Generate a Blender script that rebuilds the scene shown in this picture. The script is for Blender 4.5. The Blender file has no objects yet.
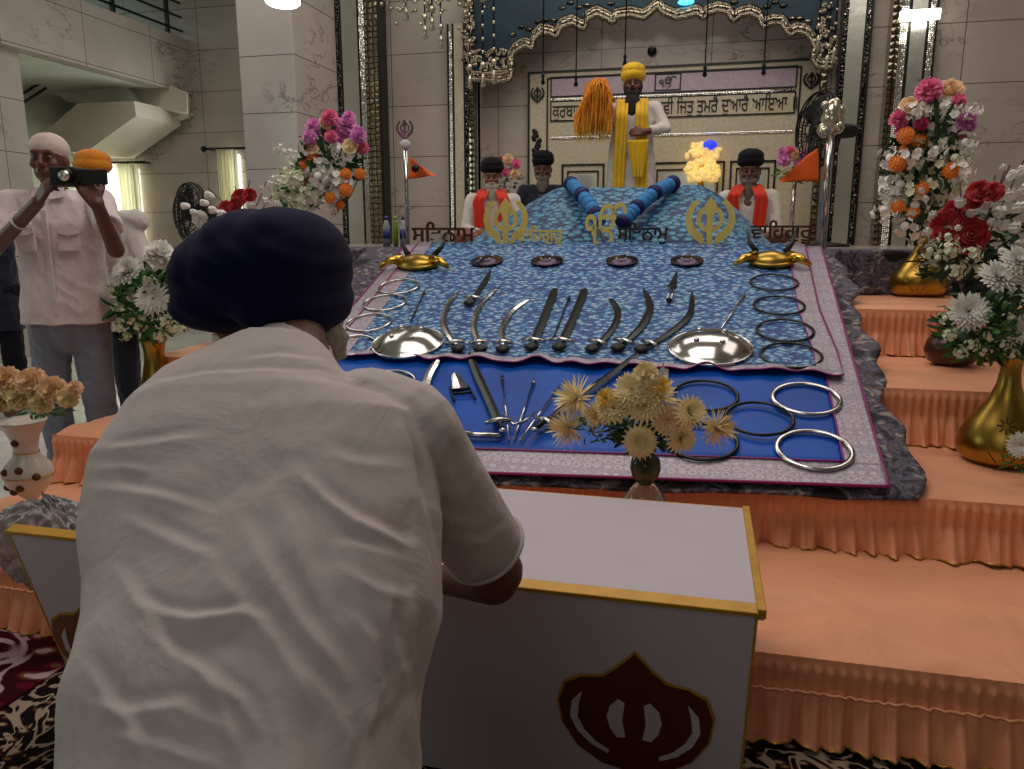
import bpy, math, random
import numpy as np
from mathutils import Vector, Matrix, noise
from mathutils.geometry import tessellate_polygon
R = math.radians; PI = math.pi
sc = bpy.context.scene
col = sc.collection
random.seed(7)

# ------------------------------------------------------------------ camera
FPX = 770.0; CH = 1.34; YAW = R(13.7); PITCH = R(11.15)
cam_d = bpy.data.cameras.new('camera'); cam = bpy.data.objects.new('camera', cam_d); col.objects.link(cam)
cam_d.sensor_width = 36; cam_d.lens = 36*FPX/1024; cam_d.clip_start = .05; cam_d.clip_end = 100
cam.location = (0, 0, CH); cam.rotation_euler = (R(90)-PITCH, 0, YAW)
sc.camera = cam
fw = Vector((-math.sin(YAW)*math.cos(PITCH), math.cos(YAW)*math.cos(PITCH), -math.sin(PITCH)))
rt = Vector((math.cos(YAW), math.sin(YAW), 0)); upv = rt.cross(fw)
def P(x, y, Y=None, z=None, X=None):
    d = fw*FPX + rt*(x-512) - upv*(y-384.5)
    t = Y/d.y if Y is not None else ((z-CH)/d.z if z is not None else X/d.x)
    return Vector((0, 0, CH)) + d*t

# ------------------------------------------------------------------ light
sc.view_settings.view_transform = 'Standard'; sc.view_settings.look = 'None'
sc.view_settings.gamma = 1; sc.view_settings.use_curve_mapping = False
sc.view_settings.exposure = 0.0
w = bpy.data.worlds.new('world'); sc.world = w; w.use_nodes = True
w.node_tree.nodes['Background'].inputs[0].default_value = (1, .93, .86, 1)
w.node_tree.nodes['Background'].inputs[1].default_value = .05
def area(name, loc, size, power, colr=(1, .95, .88), rot=(0, 0, 0), sy=None):
    l = bpy.data.lights.new(name, 'AREA'); l.energy = power; l.color = colr; l.size = size
    if sy: l.shape = 'RECTANGLE'; l.size_y = sy
    o = bpy.data.objects.new(name, l); o.location = loc; o.rotation_euler = rot; col.objects.link(o); return o
area('hall_light', (-1.0, 2.8, 4.9), 3.0, 78, (1, .90, .84), sy=2.2)
area('stage_light', (-.6, 6.6, 4.8), 4.0, 62, (1, .91, .82), sy=1.6)
area('left_hall_light', (-4.6, 6.5, 4.6), 2.2, 42, (1, .97, .90), sy=3)
area('right_hall_light', (2.2, 5.0, 4.8), 1.5, 22, (1, .90, .82), sy=3)
area('rear_fill', (-1.5, -3.0, 5.0), 3.0, 28, (1, .96, .9), sy=2.5)  # unseen fill, added so the mirrors reflect a lit rear wall
area('recess_fill', (-.45, 8.62, 4.5), 1.8, 9, (1, .88, .82), sy=.2)  # unseen fill, added to brighten the recess wall
area('window_daylight', (-6.0, 9.7, 2.2), 1.2, 26, (.92, 1, .93), (R(-90), 0, R(0)), sy=1.4)
area('side_daylight', (-6.2, 2.2, 2.4), 2.0, 20, (.86, 1, .94), (0, R(-90), 0), sy=1.6)

# ------------------------------------------------------------------ helpers
class G:
    """collects shapes into one mesh"""
    def __init__(s): s.v = []; s.f = []; s.m = []; s.cur = 0
    def add(s, vs, fs, M=None):
        n = len(s.v)
        s.v += [tuple(M @ Vector(v)) if M is not None else tuple(v) for v in vs]
        s.f += [tuple(i+n for i in f) for f in fs]; s.m += [s.cur]*len(fs); return s
    def box(s, c, d, M=None):
        x, y, z = c; a, b, h = d[0]/2, d[1]/2, d[2]/2
        vs = [(x+i*a, y+j*b, z+k*h) for i in (-1, 1) for j in (-1, 1) for k in (-1, 1)]
        return s.add(vs, [(0,1,3,2),(4,6,7,5),(0,4,5,1),(2,3,7,6),(0,2,6,4),(1,5,7,3)], M)
    def tube(s, pts, r, n=8, closed=False, flat=1.0, nrm=None, caps=True):
        pts = [Vector(p) for p in pts]; N = len(pts)
        rs = r if isinstance(r, (list, tuple)) else [r]*N
        vs = []; pu = None
        for i, p in enumerate(pts):
            if closed: t = pts[(i+1) % N]-pts[i-1]
            else: t = pts[min(i+1, N-1)]-pts[max(i-1, 0)]
            if t.length < 1e-9: t = Vector((0, 0, 1))
            t.normalize()
            if nrm is not None: u = Vector(nrm)
            elif pu is None: u = Vector((0, 0, 1)) if abs(t.z) < .9 else Vector((1, 0, 0))
            else: u = pu
            u = (u - t*u.dot(t)); u.normalize(); pu = u; b = t.cross(u)
            for k in range(n):
                a = 2*PI*k/n
                vs.append(p + u*(math.cos(a)*rs[i]*flat) + b*(math.sin(a)*rs[i]))
        fs = []
        for i in range(N if closed else N-1):
            j = (i+1) % N
            for k in range(n):
                fs.append((i*n+k, i*n+(k+1) % n, j*n+(k+1) % n, j*n+k))
        if not closed and caps:
            fs.append(tuple(range(n))[::-1]); fs.append(tuple((N-1)*n+k for k in range(n)))
        return s.add(vs, fs)
    def lathe(s, prof, c=(0, 0, 0), n=24, M=None, sx=1, sy=1):
        vs = []; fs = []; K = len(prof)
        for (r, z) in prof:
            for k in range(n):
                a = 2*PI*k/n; vs.append((c[0]+r*math.cos(a)*sx, c[1]+r*math.sin(a)*sy, c[2]+z))
        for i in range(K-1):
            for k in range(n): fs.append((i*n+k, i*n+(k+1) % n, (i+1)*n+(k+1) % n, (i+1)*n+k))
        fs.append(tuple(range(n))[::-1]); fs.append(tuple((K-1)*n+k for k in range(n)))
        return s.add(vs, fs, M)
    def ell(s, c, r, M=None, n=16, m=10):
        if not isinstance(r, (list, tuple)): r = (r, r, r)
        L = Matrix.Translation(Vector(c))
        if M is not None: L = L @ M
        prof = [(math.sin(PI*i/m), -math.cos(PI*i/m)) for i in range(m+1)]
        vs = [L @ Vector((0, 0, -r[2]))]; fs = []
        for i in range(1, m):
            q, z = prof[i]
            for k in range(n):
                a = 2*PI*k/n; vs.append(L @ Vector((q*math.cos(a)*r[0], q*math.sin(a)*r[1], z*r[2])))
        vs.append(L @ Vector((0, 0, r[2])))
        for k in range(n): fs.append((0, 1+(k+1) % n, 1+k))
        for i in range(m-2):
            for k in range(n): fs.append((1+i*n+k, 1+i*n+(k+1) % n, 1+(i+1)*n+(k+1) % n, 1+(i+1)*n+k))
        e = len(vs)-1; b = 1+(m-2)*n
        for k in range(n): fs.append((b+k, b+(k+1) % n, e))
        return s.add(vs, fs)
    def cap(s, a, b, ra, rb, n=14):
        """tapered capsule"""
        a = Vector(a); b = Vector(b); d = (b-a); L = d.length; d = d.normalized() if L > 0 else Vector((0, 0, 1))
        pts = []; rs = []
        for i in range(0, 5):
            q = PI/2*i/4; pts.append(a - d*ra*math.cos(q)); rs.append(max(ra*math.sin(q), 1e-4))
        for i in range(0, 5):
            q = PI/2*i/4; pts.append(b + d*rb*math.sin(q)); rs.append(max(rb*math.cos(q), 1e-4))
        return s.tube(pts, rs, n)
    def prism(s, loops, h, M=None, h0=0):
        """loops: outer [, holes] of 2D points in local xy, extruded h0..h in z"""
        if isinstance(loops[0][0], (int, float)): loops = [loops]
        tris = tessellate_polygon([[Vector((p[0], p[1], 0)) for p in l] for l in loops])
        flat = [p for l in loops for p in l]; n = len(flat)
        vs = [(p[0], p[1], h0) for p in flat]+[(p[0], p[1], h) for p in flat]
        fs = []
        for t in tris:
            a, b, c = [flat[i] for i in t]
            ccw = (b[0]-a[0])*(c[1]-a[1])-(b[1]-a[1])*(c[0]-a[0]) > 0
            t = tuple(t) if ccw else tuple(t)[::-1]
            fs.append(tuple(i+n for i in t)); fs.append(t[::-1])
        o = 0
        for l in loops:
            k = len(l)
            for i in range(k):
                j = (i+1) % k; fs.append((o+i, o+j, o+j+n, o+i+n))
            o += k
        return s.add(vs, fs, M)
    def grid(s, nu, nv, f, closeu=False):
        vs = [f(i/(nu if closeu else nu-1), j/(nv-1)) for j in range(nv) for i in range(nu)]
        fs = []
        for j in range(nv-1):
            for i in range(nu if closeu else nu-1):
                k = (i+1) % nu; fs.append((j*nu+i, j*nu+k, (j+1)*nu+k, (j+1)*nu+i))
        return s.add(vs, fs)
    def mesh(s, name, smooth=True):
        m = bpy.data.meshes.new(name); m.from_pydata(s.v, [], s.f); m.validate()
        if len(m.polygons) == len(s.m): m.polygons.foreach_set('material_index', s.m)
        m.polygons.foreach_set('use_smooth', [smooth]*len(m.polygons)); m.update(); return m

def kids(o): return [c for c in o.children]
def obj(name, g, mat, parent=None, smooth=True, bevel=0, solid=0, sub=0, angle=None):
    m = g if isinstance(g, bpy.types.Mesh) else g.mesh(name, smooth)
    o = bpy.data.objects.new(name, m); col.objects.link(o)
    if mat is not None:
        for mm in (mat if isinstance(mat, (list, tuple)) else [mat]): m.materials.append(mm)
    if parent is not None:
        o.parent = parent; o.matrix_parent_inverse = Matrix.Translation(-WLOC.get(parent.name, Vector((0, 0, 0))))
        WLOC[o.name] = Vector((0, 0, 0))
        if parent.type != 'EMPTY': o.matrix_parent_inverse = Matrix.Identity(4)
    if solid:
        q = o.modifiers.new('thickness', 'SOLIDIFY'); q.thickness = solid; q.offset = -1
    if bevel:
        q = o.modifiers.new('bevel', 'BEVEL'); q.width = bevel; q.segments = 2; q.limit_method = 'ANGLE'; q.angle_limit = R(40)
    if sub:
        q = o.modifiers.new('subdivision', 'SUBSURF'); q.levels = sub; q.render_levels = sub
    return o
WLOC = {}
def tag(o, label=None, cat=None, group=None, kind=None):
    if label: o['label'] = label
    if cat: o['category'] = cat
    if group: o['group'] = group
    if kind: o['kind'] = kind
    return o
def thing(name, label, cat, loc=(0, 0, 0), group=None):
    o = bpy.data.objects.new(name, None); col.objects.link(o); o.location = loc; o.empty_display_size = .1
    WLOC[o.name] = Vector(loc); return tag(o, label, cat, group)
def struct(name, g, mat, **k): return tag(obj(name, g, mat, **k), kind='structure')
def dup(root, delta=None, label=None, group=None, matrix=None):
    r = root.copy(); col.objects.link(r)
    if matrix is not None: r.matrix_basis = matrix
    elif delta is not None: r.location = Vector(root.location)+Vector(delta)
    if label: r['label'] = label
    if group: r['group'] = group
    for ch in list(root.children):
        c = ch.copy(); col.objects.link(c); c.parent = r
        for g in list(ch.children):
            d = g.copy(); col.objects.link(d); d.parent = c
    return r
def remesh(g, voxel, smooth=4, post=None, name='body'):
    m = g.mesh('tmp'); o = bpy.data.objects.new('tmp', m); col.objects.link(o)
    q = o.modifiers.new('r', 'REMESH'); q.mode = 'VOXEL'; q.voxel_size = voxel
    if smooth:
        q = o.modifiers.new('s', 'SMOOTH'); q.iterations = smooth; q.factor = .5
    dg = bpy.context.evaluated_depsgraph_get(); dg.update()
    me = bpy.data.meshes.new_from_object(o.evaluated_get(dg)); bpy.data.objects.remove(o); bpy.data.meshes.remove(m)
    me.name = name
    me.polygons.foreach_set('use_smooth', [True]*len(me.polygons))
    if post:
        n = len(me.vertices); co = np.empty(n*3); me.vertices.foreach_get('co', co); co = co.reshape(-1, 3)
        nr = np.empty(n*3); me.vertices.foreach_get('normal', nr); nr = nr.reshape(-1, 3)
        co = post(co, nr); me.vertices.foreach_set('co', co.ravel()); me.update()
    return me
def vnoise(co, s, seed=0):
    return np.array([noise.noise(Vector((c[0]*s+seed, c[1]*s, c[2]*s))) for c in co])

# ------------------------------------------------------------------ materials
def lin(c):
    def f(x):
        x /= 255; return x/12.92 if x <= .04045 else ((x+.055)/1.055)**2.4
    return (f(c[0]), f(c[1]), f(c[2]), 1)
class N:
    def __init__(s, name, rough=.6, metal=0, spec=.5):
        s.mat = bpy.data.materials.new(name); s.mat.use_nodes = True; s.t = s.mat.node_tree
        s.b = s.t.nodes['Principled BSDF']; s.b.inputs['Roughness'].default_value = rough
        s.b.inputs['Metallic'].default_value = metal; s.b.inputs['Specular IOR Level'].default_value = spec
    def n(s, kind, **kw):
        q = s.t.nodes.new(kind)
        for k, v in kw.items():
            if hasattr(q, k) and k not in ('inputs',): setattr(q, k, v)
        return q
    def l(s, a, b): s.t.links.new(a, b)
    def co(s, kind='Object'): return s.n('ShaderNodeTexCoord').outputs[kind]
    def mapping(s, scale=(1, 1, 1), rot=(0, 0, 0), src=None):
        m = s.n('ShaderNodeMapping'); m.inputs['Scale'].default_value = scale; m.inputs['Rotation'].default_value = rot
        s.l(src if src is not None else s.co(), m.inputs['Vector']); return m.outputs[0]
    def tex(s, kind, vec=None, **inp):
        q = s.n('ShaderNodeTex'+kind)
        for k, v in inp.items():
            if k in ('feature', 'distance', 'wave_type', 'bands_direction', 'wave_profile'): setattr(q, k, v)
            else: q.inputs[k.replace('_', ' ')].default_value = v
        if vec is not None: s.l(vec, q.inputs['Vector'])
        return q
    def ramp(s, fac, stops, interp='LINEAR'):
        r = s.n('ShaderNodeValToRGB'); r.color_ramp.interpolation = interp; e = r.color_ramp.elements
        while len(e) < len(stops): e.new(.5)
        for i, (p, c) in enumerate(stops):
            e[i].position = p; e[i].color = c if len(c) == 4 else lin(c)
        s.l(fac, r.inputs[0]); return r.outputs[0]
    def mix(s, fac, a, b, mode='MIX'):
        m = s.n('ShaderNodeMix'); m.data_type = 'RGBA'; m.blend_type = mode
        for sock, v in ((m.inputs[0], fac), (m.inputs[6], a), (m.inputs[7], b)):
            if isinstance(v, (int, float)): sock.default_value = v
            elif isinstance(v, tuple): sock.default_value = v if len(v) == 4 else lin(v)
            else: s.l(v, sock)
        return m.outputs[2]
    def math(s, op, a, b=0.0, c=None):
        m = s.n('ShaderNodeMath'); m.operation = op
        for sock, v in zip(m.inputs, (a, b) if c is None else (a, b, c)):
            if isinstance(v, (int, float)): sock.default_value = v
            else: s.l(v, sock)
        return m.outputs[0]
    def color(s, v):
        if isinstance(v, tuple): s.b.inputs['Base Color'].default_value = v if len(v) == 4 else lin(v)
        else: s.l(v, s.b.inputs['Base Color'])
        return s
    def bump(s, h, strength=.3, dist=.01):
        b = s.n('ShaderNodeBump'); b.inputs['Strength'].default_value = strength; b.inputs['Distance'].default_value = dist
        s.l(h, b.inputs['Height']); s.l(b.outputs[0], s.b.inputs['Normal']); return s
BW = [(0, (0, 0, 0, 1)), (1, (1, 1, 1, 1))]
_mc = {}
def plain(name, c, rough=.6, metal=0, var=.12, scale=30, bump=.15, sheen=0, spec=.5, bd=.004):
    if name in _mc: return _mc[name]
    s = N(name, rough, metal, spec); a = lin(c)
    d = tuple(x*(1-var) for x in a[:3])+(1,); e = tuple(min(1, x*(1+var)) for x in a[:3])+(1,)
    nz = s.tex('Noise', s.co(), Scale=scale, Detail=4.0)
    s.color(s.ramp(nz.outputs[0], [(.3, d), (.7, e)]))
    if bump: s.bump(nz.outputs[0], bump, bd)
    if sheen: s.b.inputs['Sheen Weight'].default_value = sheen
    _mc[name] = s.mat; return s.mat
def emit(name, c, st):
    s = N(name); s.color(c); s.b.inputs['Emission Color'].default_value = lin(c); s.b.inputs['Emission Strength'].default_value = st
    return s.mat
def marble(name, base=(190, 178, 168), bw=1.15, rh=.545, plane='xz', off=(0, 0), rough=.22):
    s = N(name, rough); co = s.co()
    sep = s.n('ShaderNodeSeparateXYZ'); s.l(co, sep.inputs[0]); cmb = s.n('ShaderNodeCombineXYZ')
    a, b = {'xz': (0, 2), 'yz': (1, 2), 'xy': (0, 1)}[plane]
    s.l(s.math('ADD', sep.outputs[a], off[0]), cmb.inputs[0]); s.l(s.math('ADD', sep.outputs[b], off[1]), cmb.inputs[1])
    br = s.tex('Brick', cmb.outputs[0], Scale=1.0, Mortar_Size=.004, Mortar_Smooth=.0, Brick_Width=bw, Row_Height=rh, Bias=0.0)
    br.offset = 0
    br.inputs['Color1'].default_value = (1, 1, 1, 1); br.inputs['Color2'].default_value = (.93, .93, .93, 1); br.inputs['Mortar'].default_value = (.22, .2, .18, 1)
    mp = s.mapping((1, 1, 2.2) if plane != 'xy' else (1, 2.2, 1), (0, R(18), 0), co)
    w1 = s.tex('Noise', mp, Scale=1.6, Detail=6.0, Roughness=.6, Distortion=1.2)
    v1 = s.math('ABSOLUTE', s.math('SUBTRACT', w1.outputs[0], .5))
    vein = s.ramp(v1, [(0, (.36, .32, .29, 1)), (.008, (.74, .72, .70, 1)), (.022, (1, 1, 1, 1))])
    msk = s.tex('Noise', co, Scale=.9, Detail=2.0)
    mk = s.ramp(msk.outputs[0], [(.50, (0, 0, 0, 1)), (.60, (1, 1, 1, 1))])
    vein = s.mix(mk, (1, 1, 1, 1), vein)
    cl = s.tex('Noise', co, Scale=2.5, Detail=5.0)
    a1 = lin(base); b1 = tuple(x*.86 for x in a1[:3])+(1,)
    c = s.ramp(cl.outputs[0], [(.3, b1), (.7, a1)])
    c = s.mix(1.0, c, vein, 'MULTIPLY'); c = s.mix(1.0, c, br.outputs[0], 'MULTIPLY')
    s.color(c); return s.mat
def mosaic(name, sc_=(60, 60, 60), dark=.12, light=.95, tint=(1, .97, .88)):
    """small mirror pieces set in dark grout"""
    s = N(name, .08, 1)
    v = s.tex('Voronoi', s.mapping(sc_), Scale=1.0, Randomness=.25)
    e = s.tex('Voronoi', s.mapping(sc_), feature='DISTANCE_TO_EDGE', Scale=1.0, Randomness=.25)
    g = s.ramp(e.outputs[0], [(.06, (dark*.2, dark*.2, dark*.15, 1)), (.12, (light*tint[0], light*tint[1], light*tint[2], 1))])
    s.color(g)
    s.bump(s.math('ADD', v.outputs[1], e.outputs[0]), .7, .01)
    return s.mat
def fabric(name, c, rough=.75, fold=.25, wscale=5, weave=500, sheen=.2, var=.1, spec=.3):
    s = N(name, rough, 0, spec); a = lin(c)
    n1 = s.tex('Noise', s.co(), Scale=float(wscale), Detail=5.0, Distortion=.6)
    d = tuple(x*(1-var) for x in a[:3])+(1,); e = tuple(min(1, x*(1+var)) for x in a[:3])+(1,)
    s.color(s.ramp(n1.outputs[0], [(.3, d), (.7, e)]))
    n2 = s.tex('Noise', s.co(), Scale=float(weave), Detail=1.0)
    s.bump(s.math('ADD', n1.outputs[0], s.math('MULTIPLY', n2.outputs[0], .02)), fold, .03)
    s.b.inputs['Sheen Weight'].default_value = sheen; return s.mat

M = {}
M['marble'] = marble('cream_marble_slabs')
M['marble_yz'] = marble('cream_marble_slabs_side', plane='yz')
M['marble_pillar'] = marble('cream_marble_pillar', (196, 187, 181), bw=3, rh=.52, off=(.3, .13))
M['floor'] = marble('white_marble_floor', (215, 214, 208), bw=.6, rh=.6, plane='xy', rough=.12)
M['plaster'] = plain('pale_green_white_plaster', (205, 206, 192), .7, bump=.05, var=.05, scale=3)
M['beam'] = plain('cream_painted_beam', (212, 200, 184), .6, bump=.05, var=.05, scale=3)
M['mosaic'] = mosaic('mirror_mosaic')
M['mosaic_arch'] = mosaic('silver_gold_arch_mosaic', (70, 70, 70), tint=(1, .88, .66), light=.45)
M['gilt'] = mosaic('dark_gilt_inlay', (16, 16, 16), dark=.3, light=.38, tint=(1, .85, .6))
s = N('tarnished_mirror', .26, .9); s.color((.8, .8, .72, 1)); M['mirror'] = s.mat
nz = s.tex('Noise', s.co(), Scale=3.0, Detail=3.0); s.bump(nz.outputs[0], .25, .02)
M['black_line'] = plain('black_trim', (18, 15, 14), .35)
M['cream_panel'] = plain('cream_panel', (196, 184, 158), .35, bump=.02)
M['purple_tint_panel'] = plain('purple_tint_panel', (176, 156, 170), .3, bump=.02)  # purple reflected light put into the panel colour
M['peach'] = fabric('peach_satin', (240, 164, 122), .42, .6, 4.0, sheen=.25, spec=.35, var=.07)
M['peach_ruffle'] = fabric('peach_satin_gathered', (238, 158, 118), .42, .3, 8, sheen=.2, spec=.3, var=.08)
M['gold_trim'] = plain('gold_braid', (196, 150, 62), .4, .7, scale=160)
M['blue_satin'] = fabric('royal_blue_satin', (0, 74, 172), .42, .12, 3, sheen=0, spec=.22, var=.25)
M['silver_letters'] = plain('silver', (200, 198, 196), .25, 1)
M['steel'] = plain('polished_steel', (205, 203, 200), .16, 1, var=.1, scale=12, bump=.1)
M['dark_steel'] = plain('dark_steel', (44, 48, 46), .3, .9, var=.2, scale=20, bump=.1)
M['gold'] = plain('polished_gold', (214, 172, 74), .2, 1, var=.12, scale=14, bump=.12)
M['mirror_gold'] = plain('gold_acrylic', (236, 208, 118), .3, .45, var=.06, scale=20, bump=.03)
M['brass'] = plain('brass', (170, 138, 62), .3, .95, var=.3, scale=9, bump=.25)
M['brown_acrylic'] = plain('brown_acrylic', (70, 42, 26), .3, .2)
M['white_board'] = plain('white_laminate', (204, 192, 204), .35, bump=.01, var=.02, scale=6)
M['gold_edge'] = plain('yellow_gold_edging', (196, 146, 44), .45, .2)
M['maroon'] = plain('maroon_lacquer', (92, 34, 22), .4)
M['brown_emblem'] = plain('ochre_brown_lacquer', (120, 72, 34), .4)
M['skin'] = plain('brown_skin', (128, 76, 56), .5, var=.12, scale=18, bump=.08)
M['skin_dark'] = plain('dark_brown_skin', (102, 60, 46), .5, var=.12, scale=18, bump=.08)
M['black'] = plain('matt_black', (14, 13, 14), .5)
M['dark_hair'] = plain('black_hair', (22, 18, 16), .7, scale=90, bump=.6)
M['white_hair'] = plain('white_beard_hair', (178, 170, 155), .8, scale=70, bump=.7)
M['grey_hair'] = plain('grey_beard_hair', (120, 108, 98), .8, scale=70, bump=.7)
M['navy_turban'] = fabric('navy_turban_cloth', (4, 3, 50), .9, .1, 9, sheen=.05, spec=.15)
M['black_turban'] = fabric('black_turban_cloth', (16, 14, 26), .85, .2, 9, sheen=.05, spec=.2)
M['yellow_cloth'] = fabric('yellow_cloth', (224, 178, 26), .7, .2, 9)
M['orange_turban'] = fabric('orange_turban_cloth', (216, 132, 20), .75, .2, 9)
M['white_cloth'] = fabric('white_cotton', (214, 206, 202), .8, .2, 7)
M['cap_cloth'] = fabric('pinkish_white_cap_cloth', (214, 190, 182), .8, .2, 9)
M['pink_shirt'] = fabric('pinkish_white_linen', (222, 202, 206), .85, .28, 14)
M['shirt'] = fabric('white_kurta_cotton', (204, 193, 192), .85, .5, 6, sheen=.1, spec=.2, var=.03)
M['jeans'] = fabric('faded_blue_denim', (126, 130, 146), .85, .2, 8)
M['dark_cloth'] = fabric('navy_trouser_cloth', (26, 28, 44), .85, .2, 8)
M['red_cloth'] = fabric('orange_red_scarf_cloth', (208, 48, 22), .7, .25, 10)
M['flag'] = fabric('saffron_flag_cloth', (232, 96, 24), .6, .1, 10)

# blue cloth with pale leaf sprigs
def leaf_cloth(name, base=(0, 62, 140), mid=(6, 116, 190), pale=(186, 206, 220), scl=22, dark=(0, 20, 70)):
    s = N(name, .5, 0, .4)
    co = s.mapping((1, 1, 1))
    ns = s.tex('Noise', co, Scale=scl*1.1, Detail=2.0)
    ad = s.n('ShaderNodeVectorMath'); ad.operation = 'MULTIPLY_ADD'; s.l(ns.outputs[1], ad.inputs[0]); ad.inputs[1].default_value = (.035,)*3; s.l(co, ad.inputs[2])
    mp = s.mapping((1.0, 1.8, 1.8), (R(0), 0, R(24)), ad.outputs[0])
    v = s.tex('Voronoi', mp, Scale=float(scl), Randomness=.75)
    e = s.tex('Voronoi', mp, feature='DISTANCE_TO_EDGE', Scale=float(scl), Randomness=.75)
    fine = s.tex('Voronoi', mp, feature='DISTANCE_TO_EDGE', Scale=scl*3.2)
    body = s.ramp(v.outputs[0], [(.24, pale), (.40, (80, 160, 205)), (.52, mid), (.62, base)])
    c = s.mix(s.ramp(e.outputs[0], [(.03, (1, 1, 1, 1)), (.08, (0, 0, 0, 1))]), body, dark)
    c = s.mix(s.ramp(fine.outputs[0], [(.03, (.6, .6, .6, 1)), (.07, (0, 0, 0, 1))]), c, base)
    s.color(c); s.bump(v.outputs[0], .2, .004); s.b.inputs['Sheen Weight'].default_value = .2
    return s.mat
M['leaf_cloth'] = leaf_cloth('blue_leaf_print_cloth')
M['leaf_cloth_dark'] = leaf_cloth('deep_blue_floral_cloth', (0, 54, 104), (8, 104, 146), (104, 166, 186), 15, (3, 22, 58))
def floral(name):
    s = N(name, .7); co = s.co()
    n1 = s.tex('Noise', co, Scale=11.0, Detail=4.0, Distortion=2.0)
    v = s.tex('Voronoi', co, Scale=26.0); v2 = s.tex('Voronoi', co, Scale=4.0)
    c = s.ramp(n1.outputs[0], [(.38, (26, 22, 34)), (.48, (96, 90, 104)), (.54, (44, 38, 56)), (.62, (150, 140, 136))])
    c = s.mix(s.ramp(v.outputs[0], [(.2, (.8, .8, .8, 1)), (.36, (0, 0, 0, 1))]), c, (104, 98, 128))
    c = s.mix(s.ramp(v2.outputs[0], [(.22, (1, 1, 1, 1)), (.28, (0, 0, 0, 1))]), c, (16, 12, 18))
    s.color(c); s.bump(n1.outputs[0], .3, .01); return s.mat
M['floral'] = floral('dark_grey_floral_print')
def border_cloth(name, base=(186, 172, 190)):
    s = N(name, .38, .25); co = s.co()
    v = s.tex('Voronoi', co, Scale=26.0, Randomness=.15); n1 = s.tex('Noise', co, Scale=220.0, Detail=1.0)
    ring = s.ramp(v.outputs[0], [(.28, (0, 0, 0, 1)), (.34, (1, 1, 1, 1)), (.42, (1, 1, 1, 1)), (.47, (0, 0, 0, 1))])
    c = s.mix(s.math('MULTIPLY', ring, .5), s.ramp(n1.outputs[0], [(.35, tuple(int(x*.72) for x in base)), (.65, base)]), (212, 206, 214))
    s.color(c); s.bump(n1.outputs[0], .4, .003); return s.mat
M['border'] = border_cloth('silver_lilac_brocade')
M['magenta'] = plain('magenta_piping', (150, 22, 110), .5)
def carpet(name, dark=(34, 10, 14), mid=(84, 26, 28), pale=(196, 160, 140), scl=6):
    s = N(name, .95, 0, .1); co = s.co()
    n1 = s.tex('Noise', co, Scale=float(scl), Detail=2.0, Distortion=2.6)
    vein = s.ramp(s.math('ABSOLUTE', s.math('SUBTRACT', n1.outputs[0], .5)), [(.02, (1, 1, 1, 1)), (.035, (0, 0, 0, 1))])
    v = s.tex('Voronoi', s.mapping((1, 1.9, 1), (0, 0, R(30))), Scale=scl*4.0)
    c = s.ramp(v.outputs[0], [(.14, pale), (.2, (120, 84, 50)), (.3, mid), (.42, dark)], 'CONSTANT')
    c = s.mix(vein, c, pale); s.color(c)
    n2 = s.tex('Noise', co, Scale=700.0); s.bump(n2.outputs[0], .8, .004); return s.mat
M['carpet'] = carpet('dark_patterned_carpet', (20, 12, 14), (54, 22, 20), (170, 150, 130), 5)
M['maroon_carpet'] = carpet('maroon_floral_carpet', (62, 8, 22), (104, 16, 36), (206, 168, 178), 2.2)
def teal_net():
    s = N('teal_netting', .5); w = s.tex('Checker', s.mapping((70, 70, 70), (0, R(45), 0)), Scale=1.0)
    w.inputs[1].default_value = lin((8, 30, 42)); w.inputs[2].default_value = lin((16, 72, 92))
    n1 = s.tex('Noise', s.co(), Scale=2.0, Detail=3.0)
    s.color(s.mix(s.ramp(n1.outputs[0], [(.35, BW[0][1]), (.6, BW[1][1])]), (8, 26, 48), w.outputs[0])); return s.mat
M['teal'] = teal_net()
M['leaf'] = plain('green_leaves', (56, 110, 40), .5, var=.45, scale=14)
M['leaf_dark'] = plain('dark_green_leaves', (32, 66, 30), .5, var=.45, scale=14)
for k, c in dict(white=(248, 244, 236), cream=(255, 230, 176), pale_peach=(255, 212, 170), red=(180, 12, 20), pink=(244, 120, 168),
                 magenta_f=(196, 36, 96), orange=(232, 128, 14), lilac=(236, 150, 214), palegreen=(232, 236, 204), yellow=(238, 200, 60)).items():
    M['fl_'+k] = plain(k+'_petals', c, .6, var=.1, scale=24, sheen=.3)
M['stem'] = plain('dark_red_twigs', (66, 26, 26), .7)
M['glass'] = N('thick_glass', .05).mat; M['glass'].node_tree.nodes['Principled BSDF'].inputs['Transmission Weight'].default_value = .9
M['glass'].node_tree.nodes['Principled BSDF'].inputs['Base Color'].default_value = (.8, .88, .82, 1)
M['crystal'] = plain('crystal_beads', (206, 198, 176), .12, .8)
M['lamp'] = emit('lamp_white', (255, 250, 238), 9)
M['daylight'] = emit('daylight_glass', (240, 248, 236), 5.0)
M['sky_glass'] = emit('clerestory_glass', (190, 216, 214), .75)
M['flower_glow'] = emit('glowing_yellow_petals', (255, 222, 140), .42)
M['blue_lamp'] = emit('blue_bulb', (40, 60, 255), 1.0)
M['cyan_glint'] = emit('cyan_glint_glow', (80, 200, 255), 2.2)
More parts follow.
